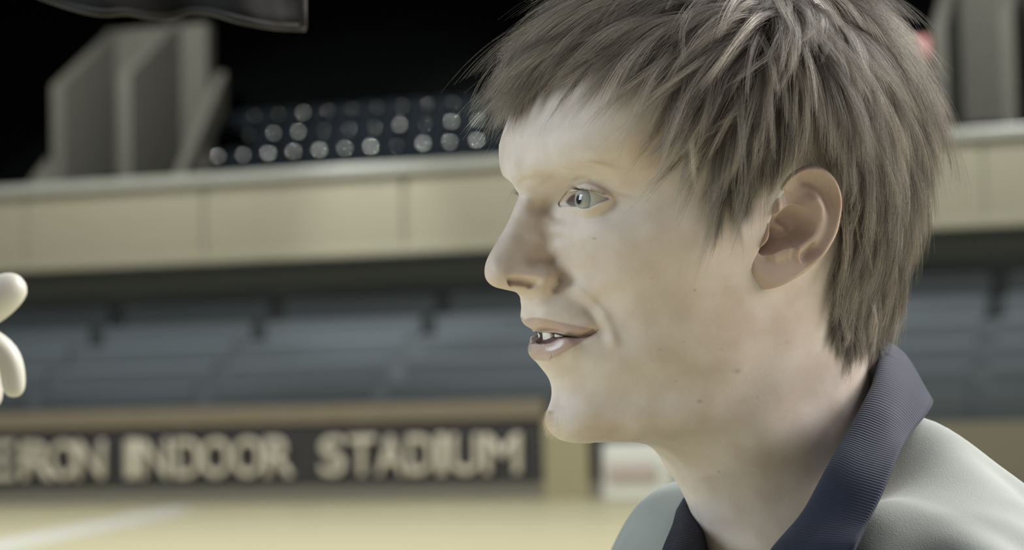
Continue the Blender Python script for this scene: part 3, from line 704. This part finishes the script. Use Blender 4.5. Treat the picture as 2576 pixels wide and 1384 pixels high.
# T-shirt neckband just showing in the opening
SH = [[(2180,1250,1.10),(2170,1210,1.10),(2160,1250,1.09)],[(2080,1440,1.075),(2070,1400,1.07),(2060,1440,1.06)],[(1960,1500,1.07),(1945,1470,1.065),(1935,1510,1.06)],[(1850,1480,1.085),(1830,1450,1.085),(1820,1490,1.085)],
 [(1790,1400,1.12),(1772,1372,1.12),(1752,1402,1.115)],[(1800,1330,1.17),(1778,1318,1.165),(1766,1345,1.16)]]
loft('shirt_neckband', [P3(q) for q in SH], white, person, .002, 6)

ORD = 'first second third fourth fifth sixth seventh eighth ninth tenth eleventh twelfth thirteenth fourteenth fifteenth sixteenth seventeenth eighteenth nineteenth twentieth'.split()
ORD += ['twenty-'+o_ for o_ in ORD[:9]]+['thirtieth']+['thirty-'+o_ for o_ in ORD[:9]]
# ------------------------------------------------------------------ the hall behind: frame of the stand (u along it, v away from the court, z up)
PSI = math.radians(18); BU = np.array([math.cos(PSI), -math.sin(PSI), 0]); BN = np.array([math.sin(PSI), math.cos(PSI), 0]); B0 = np.array([0, 36.0, 0])
def bg3(u, v, z): return B0+u*BU+v*BN+np.array([0, 0, z])
def bgp(px, py, v):
    d = ray(px, py); t_ = ((B0+v*BN-CAM)@BN)/(d@BN); p = CAM+t_*d
    return float((p-B0)@BU), float(p[2])
ROT = Matrix.Rotation(-PSI, 4, 'Z')
def bxv(u0, u1, v0, v1, z0, z1):
    return [bg3(u, v, z) for z in (z0, z1) for v in (v0, v1) for u in (u0, u1)]
BF = [(0, 2, 3, 1), (4, 5, 7, 6), (0, 1, 5, 4), (2, 6, 7, 3), (0, 4, 6, 2), (1, 3, 7, 5)]
def boxes(name, lst, m, parent=None, bevel=0.0):
    V_, F_ = [], []
    for b_ in lst:
        n_ = len(V_); V_ += bxv(*b_); F_ += [tuple(i+n_ for i in f) for f in BF]
    o = mesh_obj(name, np.array(V_), F_, m, parent, smooth=False)
    if bevel: bv = o.modifiers.new('bevel', 'BEVEL'); bv.width = bevel; bv.segments = 2
    return o
def empty(name, loc, label=None, cat=None, group=None):
    o = bpy.data.objects.new(name, None); COL.objects.link(o); o.location = tuple(map(float, loc))
    if label: o['label'] = label; o['category'] = cat
    if group: o['group'] = group
    return o
def adopt(ch, par):
    ch.data.transform(Matrix.Translation(-par.location)); ch.parent = par
def wood(name, c0, c1, rough, sc=(1, 8, 8)):
    m = mat(name, c0, rough, spec=.35); t = m.node_tree; b = t.nodes['Principled BSDF']
    tc = t.nodes.new('ShaderNodeTexCoord'); mp = t.nodes.new('ShaderNodeMapping'); mp.inputs['Scale'].default_value = sc; mp.inputs['Rotation'].default_value = (0, 0, PSI)
    n_ = t.nodes.new('ShaderNodeTexNoise'); n_.inputs['Scale'].default_value = 2.0; n_.inputs['Detail'].default_value = 6
    t.links.new(tc.outputs['Object'], mp.inputs[0]); t.links.new(mp.outputs[0], n_.inputs['Vector'])
    r_ = t.nodes.new('ShaderNodeValToRGB'); r_.color_ramp.elements[0].position = .3; r_.color_ramp.elements[0].color = (*c0, 1); r_.color_ramp.elements[1].position = .7; r_.color_ramp.elements[1].color = (*c1, 1)
    t.links.new(n_.outputs['Fac'], r_.inputs[0]); t.links.new(r_.outputs[0], b.inputs['Base Color'])
    return m
m_floor = wood('maple_court', (.66, .62, .40), (.74, .70, .48), .38, (1, 14, 1))
m_par = wood('oak_parapet', (.185, .172, .124), (.212, .195, .14), .55)
m_cap = wood('pale_cap', (.205, .205, .175), (.235, .235, .205), .3)
m_rail = wood('brown_rail', (.195, .168, .122), (.24, .20, .14), .5)
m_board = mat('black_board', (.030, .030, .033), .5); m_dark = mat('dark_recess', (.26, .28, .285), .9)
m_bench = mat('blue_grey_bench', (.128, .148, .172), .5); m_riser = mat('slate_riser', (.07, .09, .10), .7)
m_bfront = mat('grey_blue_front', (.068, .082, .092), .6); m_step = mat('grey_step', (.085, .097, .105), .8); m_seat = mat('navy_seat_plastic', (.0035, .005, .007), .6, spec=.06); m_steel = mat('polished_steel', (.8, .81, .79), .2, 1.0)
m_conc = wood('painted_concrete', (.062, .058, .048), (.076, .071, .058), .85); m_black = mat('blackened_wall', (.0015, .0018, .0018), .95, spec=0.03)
m_line = mat('white_court_paint', (.85, .87, .82), .4); m_gold = mat('gilt_letters', (.88, .83, .70), .3, .6)
U0, U1 = -20.0, 24.0
fl = mesh_obj('floor', np.array([[-40, -8, 0], [40, -8, 0], [40, 60, 0], [-40, 60, 0]]), [(0, 1, 2, 3)], m_floor, smooth=False); fl['kind'] = 'structure'
def floor_pt(px, py):
    d = ray(px, py); t_ = -CAM[2]/d[2]; return CAM+t_*d
q = [floor_pt(-200, 1434), floor_pt(-200, 1398), floor_pt(430, 1277), floor_pt(500, 1284)]
q = [p+np.array([0, 0, .004]) for p in q]
ln = mesh_obj('court_line', np.array(q+[p+np.array([0, 0, .002]) for p in q]), [(0, 1, 2, 3), (4, 5, 6, 7), (0, 1, 5, 4), (1, 2, 6, 5), (2, 3, 7, 6), (3, 0, 4, 7)], m_line, fl, smooth=False)
# plinth, board, letters, rail
_, zb0 = bgp(700, 1224, 0); _, zb1 = bgp(700, 1072, 0)
ub1, _ = bgp(1368, 1140, 0); up0, _ = bgp(1374, 1140, 0); up1, _ = bgp(1486, 1140, 0)
pl = boxes('trim_1', [(U0, U1, -.12, .3, 0, zb0)], wood('worn_plinth', (.17, .165, .14), (.20, .195, .165), .7)); pl['kind'] = 'structure'
board = empty('sign_board', bg3(-4, 0, zb0), 'long black board with gilt capital letters below the lower bleachers', 'sign')
o = boxes('panel', [(-9.5, ub1, -.05, .06, zb0, zb1-.003)], m_board, None, .01); adopt(o, board)
def letter(ch, px0, px1, pytop, pybot):
    c = bpy.data.curves.new('letter', 'FONT'); c.body = ch; c.size = 1; c.extrude = .03; c.bevel_depth = .014; c.bevel_resolution = 2; c.offset = -.004
    t_ = bpy.data.objects.new('letter', c); COL.objects.link(t_)
    dg = bpy.context.evaluated_depsgraph_get(); me_ = bpy.data.meshes.new_from_object(t_.evaluated_get(dg)); bpy.data.objects.remove(t_)
    co = np.array([v.co[:] for v in me_.vertices]); lo, hi = co.min(0), co.max(0)
    ua, za = bgp(px0, pybot, -.08); uc, zc = bgp(px1, pytop, -.08)
    for v in me_.vertices:
        x, y, z = v.co; v.co = Vector(bg3(ua+(x-lo[0])/(hi[0]-lo[0])*(uc-ua), -.10-(z-lo[2]), za+(y-lo[1])/(hi[1]-lo[1])*(zc-za)).tolist())
    me_.materials.clear(); me_.materials.append(m_gold); me_.name = 'letter'
    o = bpy.data.objects.new('letter', me_); COL.objects.link(o); adopt(o, board)
for ch, a_, b_ in (('M', -230, -120), ('E', -40, 42), ('R', 60, 140), ('O', 132, 200), ('N', 196, 268), ('I', 322, 352), ('N', 360, 432), ('D', 446, 510), ('O', 512, 584), ('O', 592, 664), ('R', 672, 742),
                   ('S', 812, 872), ('T', 880, 950), ('A', 952, 1022), ('D', 1030, 1092), ('I', 1104, 1126), ('U', 1140, 1210), ('M', 1222, 1312)):
    yt = 1110-.016*(a_); yb = 1207-.013*(a_)
    letter(ch, a_, b_, yt, yb)
_, zr0 = bgp(700, 1068, 0); _, zr1 = bgp(700, 1022, 0)
rail = boxes('trim_2', [(U0, ub1+.05, -.12, .25, zr0, zr1)], m_rail, None, .02); rail['kind'] = 'structure'
post = boxes('trim_3', [(up0, up1, -.14, .2, 0, zr0)], wood('oak_post', (.33, .305, .195), (.37, .34, .22), .55), None, .015); post['kind'] = 'structure'
us0, _ = bgp(1490, 1160, 0); us1, _ = bgp(1512, 1160, 0)
sp_ = boxes('trim_4', [(us0, us1, -.05, .1, 0, zr0)], m_board, None, .01); sp_['kind'] = 'structure'
ur, zra = bgp(1530, 1075, 0); _, zrb = bgp(2500, 1060, 0)
low = boxes('trim_5', [(us1, U1, .1, .3, 0, .55)], m_cap); low['kind'] = 'structure'
lo2 = boxes('trim_6', [(bgp(1900, 1100, 0)[0], U1, -.1, .1, 0, zrb)], m_par, None, .02); lo2['kind'] = 'structure'
# white cloth covered crate with a pale pink panel, in the gap beside the post
ua, za = bgp(1522, 1195, -.3); uc, zc = bgp(1700, 1112, -.3)
m_wh = mat('white_sheet', (.74, .76, .72), .8); m_pk = mat('pale_pink_card', (.50, .42, .39), .8)
tb = empty('covered_table', bg3((ua+uc)/2, 0, 0), 'small table under a white sheet with a pale pink panel, beside the wooden post', 'table')
vs = []; nx = 24
for r_ in range(7):
    for k in range(nx):
        a = 2*math.pi*k/nx; c_, s_ = math.cos(a), math.sin(a); e = .35
        cu_ = np.sign(c_)*abs(c_)**e; cv = np.sign(s_)*abs(s_)**e
        fl_ = 1+.05*math.sin(k*2.6)*(1-r_/6); zz = .02+(zc-.02)*min(r_/5, 1); sc_ = fl_ if r_ < 6 else .6
        vs.append(bg3((ua+uc)/2+cu_*(uc-ua)/2*sc_, -.25+cv*.3*sc_, zz))
fs = [(r_*nx+k, r_*nx+(k+1) % nx, (r_+1)*nx+(k+1) % nx, (r_+1)*nx+k) for r_ in range(6) for k in range(nx)]+[tuple(6*nx+k for k in range(nx))]
adopt(mesh_obj('tablecloth', np.array(vs), fs, m_wh), tb)
pa_, pz = bgp(1528, 1212, -.6); pb_, pz1 = bgp(1650, 1170, -.6)
adopt(boxes('panel', [(pa_, pb_, -.64, -.60, pz, pz1)], m_pk, None, .01), tb)
# lower bleachers: steps and benches in four bays
AISLE = [-12.6, -9.3, -6.0, -2.75, .55, 3.85, 7.15, 10.45, 13.75, 17.05]
steps = []
NROW = 6
def row_z(k): return 1.22+.40*k
def row_v(k): return .45+.80*k
for k in range(NROW): steps.append((U0, U1, row_v(k)-.1, row_v(k)+.72, 0, row_z(k)-.08))
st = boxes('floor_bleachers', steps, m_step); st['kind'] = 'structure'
bench0 = None
rnames = ['front', 'second', 'third', 'fourth', 'fifth', 'topmost']
for k in range(NROW):
    for a in range(len(AISLE)-1):
        u_a, u_b = AISLE[a]+.16, AISLE[a+1]-.16
        if u_b < -9.5-.3*k or u_a > 13: continue
        base = bg3((u_a+u_b)/2, row_v(k), row_z(k)-.08)
        if bench0 is None:
            be = empty('bench', base)
            hw = (u_b-u_a)/2; um = (u_a+u_b)/2
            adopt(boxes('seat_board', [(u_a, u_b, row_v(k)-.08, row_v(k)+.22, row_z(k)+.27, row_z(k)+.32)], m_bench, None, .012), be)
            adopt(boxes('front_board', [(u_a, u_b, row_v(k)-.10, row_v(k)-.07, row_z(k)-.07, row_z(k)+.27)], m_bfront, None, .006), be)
            for f_ in (-.9, -.3, .3, .9):
                adopt(boxes('support', [(um+f_*hw-.03, um+f_*hw+.03, row_v(k)+.10, row_v(k)+.20, row_z(k)-.08, row_z(k)+.27)], m_step), be)
            bench0 = be
        else:
            be = bench0.copy(); COL.objects.link(be); be.location = tuple(base)
            for ch in bench0.children:
                c = ch.copy(); COL.objects.link(c); c.parent = be
        be['label'] = '%s bench from the left in the %s row of the lower bleachers' % (ORD[a], rnames[k]); be['category'] = 'bench'; be['group'] = '%s row of lower bleacher benches' % rnames[k]
# wall under the balcony
vw = row_v(NROW)+.1; zp0_ = bgp(700, 651, 3.0)[1]
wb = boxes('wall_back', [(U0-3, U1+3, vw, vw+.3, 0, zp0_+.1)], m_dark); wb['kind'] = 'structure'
# balcony front: panels and cap
vp = 3.0
_, zp0 = bgp(700, 651, vp); _, zp1 = bgp(700, 455, vp); _, zp2 = bgp(700, 428, vp)
bal = boxes('wall_balcony', [(U0-2, U1+2, vp+.06, vp+.22, zp0, zp1)], m_par); bal['kind'] = 'structure'
seams = [bgp(x, 560, vp)[0] for x in (-420, 62, 512, 1018, 1500, 1990, 2480)]
pw = seams[4]-seams[3]
sl = [seams[0]-pw]+seams+[seams[-1]+pw]
pn0 = None
for a in range(len(sl)-1):
    gap = .05 if a in (3, 4) else .015
    p = boxes('panel', [(sl[a]+gap, sl[a+1]-gap, vp, vp+.06, zp0+.02, zp1)], m_par, bal, .012)
o = boxes('trim', [(U0-2, U1+2, vp-.03, vp+.07, zp0-.03, zp0+.13)], m_par, bal, .02)
o = boxes('trim', [(U0-2, U1+2, vp-.10, vp+.34, zp1, zp2)], m_cap, bal, .03)
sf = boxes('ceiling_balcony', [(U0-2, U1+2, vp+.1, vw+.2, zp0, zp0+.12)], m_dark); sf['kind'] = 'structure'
# upper deck
NUP = 9
def uz(k): return zp1-.86+.50*k
def uv(k): return vp+.7+.86*k
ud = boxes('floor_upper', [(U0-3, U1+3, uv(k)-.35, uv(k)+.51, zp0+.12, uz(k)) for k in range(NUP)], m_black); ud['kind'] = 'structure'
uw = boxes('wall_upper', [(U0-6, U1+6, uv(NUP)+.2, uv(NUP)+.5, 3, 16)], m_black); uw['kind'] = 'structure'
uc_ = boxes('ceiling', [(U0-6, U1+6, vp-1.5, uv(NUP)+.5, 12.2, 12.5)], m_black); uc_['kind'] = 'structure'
def seat_parts(seed, root, base_uvz, full=True):
    u_, v_, z_ = base_uvz
    # curved backrest
    vs, fs = [], []; nu, nz = 9, 7
    for layer in (0, 1):
        for j in range(nz):
            for i in range(nu):
                s_ = -1+2*i/(nu-1); t_ = j/(nz-1)
                wd = .225*(1-.10*t_**3); top = .40+.43*t_-.05*(t_**3)*s_**4
                vs.append(bg3(u_+s_*wd, v_+.02+.05*(1-s_*s_)+.09*t_+layer*.03, z_+top))
    n_ = nu*nz
    for j in range(nz-1):
        for i in range(nu-1):
            a = j*nu+i; fs += [(a, a+1, a+nu+1, a+nu), (n_+a, n_+a+nu, n_+a+nu+1, n_+a+1)]
    for i in range(nu-1):
        a = (nz-1)*nu+i; fs.append((a, a+1, n_+a+1, n_+a)); fs.append((i+1, i, n_+i, n_+i+1))
    for j in range(nz-1):
        a = j*nu; fs.append((a, a+nu, n_+a+nu, n_+a)); a = j*nu+nu-1; fs.append((a+nu, a, n_+a, n_+a+nu))
    adopt(mesh_obj('backrest', np.array(vs), fs, m_seat), root)
    adopt(boxes('seat', [(u_-.20, u_+.20, v_-.06, v_-.01, z_+.40, z_+.78)], m_seat, None, .02), root)
    adopt(boxes('standard', [(u_-.265, u_-.235, v_-.12, v_+.10, z_, z_+.60)], m_seat, None, .01), root)
    # polished round end cap of the armrest
    bm = bmesh.new(); bmesh.ops.create_uvsphere(bm, u_segments=20, v_segments=12, radius=.075)
    for v in bm.verts: v.co = Vector(bg3(u_-.25+v.co.x, v_-.10+v.co.y*.8, z_+.66+v.co.z).tolist())
    m_ = bpy.data.meshes.new('armrest_cap'); bm.to_mesh(m_); bm.free(); m_.materials.append(m_steel)
    m_.polygons.foreach_set('use_smooth', np.ones(len(m_.polygons), dtype=bool))
    o = bpy.data.objects.new('armrest_cap', m_); COL.objects.link(o); adopt(o, root)
seat0 = None; cnt = {}
upn = ['first', 'second', 'third', 'fourth', 'fifth', 'sixth', 'seventh', 'eighth', 'ninth']
ustair = [bgp(128, 215, vp+1.35)[0], bgp(2343, 69, vp+1.35)[0]]
capm = {}
for k in range(5):
    for i in range(-24, 25):
        u_ = i*.525+.26*k
        if abs(u_) > 10 or any(-.85 < u_-q_ < (.40 if k == 0 else 3.1) for q_ in ustair) and k < 4: continue
        base = bg3(u_, uv(k), uz(k))
        if seat0 is None:
            seat0 = empty('stadium_seat', base); seat_parts(0, seat0, (u_, uv(k), uz(k))); se = seat0
        else:
            se = seat0.copy(); COL.objects.link(se); se.location = tuple(base)
            for ch in seat0.children:
                c = ch.copy(); COL.objects.link(c); c.parent = se
                if ch.name.startswith('armrest_cap'):
                    j_ = rng.choice(4, p=((.35, .2, .2, .25), (.7, .25, .05, 0), (.35, .25, .2, .2), (0, .1, .3, .6), (0, 0, .1, .9))[k])
                    if j_ not in capm:
                        cm_ = ch.data.copy(); co_ = np.array([v.co[:] for v in cm_.vertices]); ctr_ = co_.mean(0); co_ = ctr_+(co_-ctr_)*(1.0, .9, .8, .4)[j_]
                        cm_.vertices.foreach_set('co', co_.astype(np.float32).ravel()); capm[j_] = cm_
                    c.data = capm[j_]
        side = 0 if u_ < ustair[0] else (1 if u_ < ustair[1] else 2)
        cnt[(k, side)] = cnt.get((k, side), 0)+1
        se['label'] = '%s navy seat %s, %s row of the upper deck' % (ORD[cnt[(k, side)]-1], ('from its left end', 'rightward of left stair enclosure', 'rightward of right stair enclosure')[side], upn[k]); se['category'] = 'seat'; se['group'] = '%s row of upper deck seats' % upn[k]
# sloping concrete stair walls that rise behind the balcony front
def slab(name, uA, thick, poly, m, parent):
    n_ = len(poly); vs = [bg3(uA, v_, z_) for v_, z_ in poly]+[bg3(uA+thick, v_, z_) for v_, z_ in poly]
    fs = [tuple(range(n_))[::-1], tuple(range(n_, 2*n_))]+[(i, (i+1) % n_, n_+(i+1) % n_, n_+i) for i in range(n_)]
    o = mesh_obj(name, np.array(vs), fs, m, None, smooth=False); bv = o.modifiers.new('bevel', 'BEVEL'); bv.width = .02; bv.segments = 2
    adopt(o, parent); return o
for si, pxs in enumerate((0, 2215)):
    v0 = vp+1.35
    u1, zt = bgp(128+pxs, 215-(.066*pxs), v0); u2, _ = bgp(298+pxs, 180-(.066*pxs), v0)
    rt = empty('stair_wall', bg3(u1, v0, zp1-.3), ['pale sloping concrete stair enclosure at the left of the upper deck', 'pale sloping concrete stair enclosure behind the man\'s head at the right'][si], 'stair wall')
    dz = 1.35
    slab('side_wall', u1, .24, [(v0, zp1-.4), (v0, zt), (v0+2.2, zt+dz), (v0+2.2, zp1-.4)], m_conc, rt)
    slab('side_wall', u2, .24, [(v0, zp1-.4), (v0, zt+.12), (v0+2.2, zt+.12+dz), (v0+2.2, zp1-.4)], m_conc, rt)
    o = boxes('landing', [(u1, u2+.8, v0+2.2, v0+2.5, zp1, zt+dz+.05)], m_conc); adopt(o, rt)
    slab('stair_string', u2+1.0, .22, [(v0, zp1-.4), (v0, zp1+.15), (v0+2.2, zt+.4), (v0+2.2, zt-.3)], m_conc, rt)
    slab('kerb', u1-.45, .45, [(v0-.1, zp1-.4), (v0-.1, zp1+.42), (v0+.6, zp1+.95), (v0+.6, zp1-.4)], m_conc, rt)
ua, za = bgp(2270, 150, vp+2.0); ub_, zb_ = bgp(2335, 92, vp+2.0)
sg_ = boxes('hanging_sign', [(ua, ub_, vp+1.98, vp+2.02, za, zb_)], mat('faded_red', (.42, .16, .16), .6), None, .01)
sg_['label'] = 'small faded red sign on the stair enclosure behind the head'; sg_['category'] = 'sign'
# added lamps, out of view: overhead fill for the floor, spots for seat glints
area('overhead_fill', tuple(bg3(0, -16, 13)), tuple(bg3(0, -10, 0)), 26, 3300, (1, .98, .90), 12)
for q_ in (-7, 0, 7):
    sl_ = bpy.data.lights.new('glint_spot', 'SPOT'); sl_.energy = 4300; sl_.spot_size = math.radians(74); sl_.spot_blend = .25; sl_.shadow_soft_size = .3; sl_.color = (.95, 1, .98)
    so = bpy.data.objects.new('glint_spot', sl_); COL.objects.link(so); so.location = tuple(bg3(q_, -1.0, 11.8)); so.rotation_euler = (Vector(bg3(q_, 5, 6).tolist())-so.location).to_track_quat('-Z', 'Y').to_euler()

# ------------------------------------------------------------------ near things at the frame's edge
DP = 1.45
bot = catmull(np.array([(-60,-60),(60,-26),(130,0),(200,22),(260,33),(320,30),(380,40),(430,40),(480,27),(530,30),(600,50),(690,66),(768,70)], float), 6)
topy = -420
vs, fs = [], []; nc = len(bot); nr2 = 14
for j in range(nr2+1):
    t_ = j/nr2
    for i in range(nc):
        x = bot[i, 0]; y = bot[i, 1]+(topy-bot[i, 1])*t_
        vs.append(at(x, y, DP+.012*math.sin(x*.018+t_*2)*(1-t_*.5)+.05*t_))
fs = [(j*nc+i, j*nc+i+1, (j+1)*nc+i+1, (j+1)*nc+i) for j in range(nr2) for i in range(nc-1)]
flag = empty('light_flag', at(350, -420, DP+.05), 'black fabric light flag with a grey hem, hanging in at the top left corner', 'light flag')
m_blk = cloth_mat('black_fabric', (.006, .006, .006), (.010, .009, .009), 30); m_hem = cloth_mat('grey_hem', (.016, .014, .0135), (.022, .020, .019), 40)
o = mesh_obj('cloth', np.array(vs), np.array(fs), m_blk); o.modifiers.new('thickness', 'SOLIDIFY').thickness = .003; adopt(o, flag)
def tube(name, pts, rad, m, parent, nseg=10):
    pts = np.asarray(pts); vs, fs = [], []; n_ = len(pts); rad = np.broadcast_to(rad, n_)
    up_ = np.array([0.13, .2, .97])
    for i in range(n_):
        d = pts[min(i+1, n_-1)]-pts[max(i-1, 0)]; d = d/np.linalg.norm(d); a = np.cross(d, up_); a /= np.linalg.norm(a); b_ = np.cross(a, d)
        for k in range(nseg): vs.append(pts[i]+rad[i]*(math.cos(2*math.pi*k/nseg)*a+math.sin(2*math.pi*k/nseg)*b_))
    for i in range(n_-1):
        for k in range(nseg): fs.append((i*nseg+k, i*nseg+(k+1) % nseg, (i+1)*nseg+(k+1) % nseg, (i+1)*nseg+k))
    fs += [tuple(range(nseg))[::-1], tuple((n_-1)*nseg+k for k in range(nseg))]
    o = mesh_obj(name, np.array(vs), fs, m)
    if parent: adopt(o, parent)
    return o
hem = [at(x, y, DP+.012*math.sin(x*.018)) for x, y in bot]
tube('hem', hem, .0026, m_hem, flag)
tube('hem', [at(762, y, DP+.05*(70-y)/490) for y in np.linspace(68, -420, 12)], .0026, m_hem, flag)
tube('rod', [at(x, -420, DP+.05) for x in np.linspace(-300, 900, 8)], .006, m_steel, flag)

# hand of a second person at the left edge
DH = 1.36
def skin_chain(chains):
    vs, es, rr_, idx = [], [], [], {}
    for ch in chains:
        prev = None
        for p in ch:
            key = tuple(p[:3])
            if key not in idx: idx[key] = len(vs); vs.append(at(p[0], p[1], DH+p[2])); rr_.append(p[3])
            if prev is not None and prev != idx[key]: es.append((prev, idx[key]))
            prev = idx[key]
    return vs, es, rr_
W0 = (-330, 960, .0, .028); PALM = (-200, 880, 0, .026)
chains = [
 [(-700,1250,.03,.040), (-480,1070,.01,.032), W0, PALM],
 [PALM, (-120,800,-.02,.014), (-40,768,-.025,.0155), (14,737,-.025,.0130), (64,704,-.025,.0078)],           # thumb
 [PALM, (-110,850,-.005,.012), (-40,852,-.01,.0105), (22,890,-.012,.0088), (34,945,-.012,.0080), (36,1004,-.010,.0070)],   # index bent down
 [PALM, (-130,880,.012,.012), (-70,870,.012,.0095), (-25,915,.010,.0078), (-20,985,.008,.0072), (-22,1030,.008,.006)],
 [PALM, (-150,905,.026,.0115), (-100,900,.03,.009), (-66,945,.028,.0078), (-62,1010,.024,.0072), (-66,1050,.022,.006)],
 [PALM, (-170,930,.036,.0105), (-130,935,.042,.0082), (-104,975,.042,.007), (-100,1020,.038,.0064), (-104,1050,.036,.0055)]]
hv, he, hr = skin_chain(chains)
mh = bpy.data.meshes.new('person'); mh.from_pydata([tuple(map(float, v)) for v in hv], he, [])
hand = bpy.data.objects.new('person', mh); COL.objects.link(hand)
sk = hand.modifiers.new('skin', 'SKIN')
for i, v in enumerate(mh.skin_vertices[0].data): v.radius = (hr[i], hr[i]); v.use_root = (i == 3)
hand.modifiers.new('subdivision', 'SUBSURF').levels = 2; hand.modifiers[-1].render_levels = 2; sk.use_smooth_shade = True
m_hand = mat('pale_skin', (.50, .48, .43), .5); m_hand.node_tree.nodes['Principled BSDF'].inputs['Subsurface Weight'].default_value = .2; m_hand.node_tree.nodes['Principled BSDF'].inputs['Subsurface Scale'].default_value = .003
mh.materials.append(m_hand)
hand['label'] = 'second person beyond the left edge, only blurred pale fingers gesturing into view'; hand['category'] = 'person'
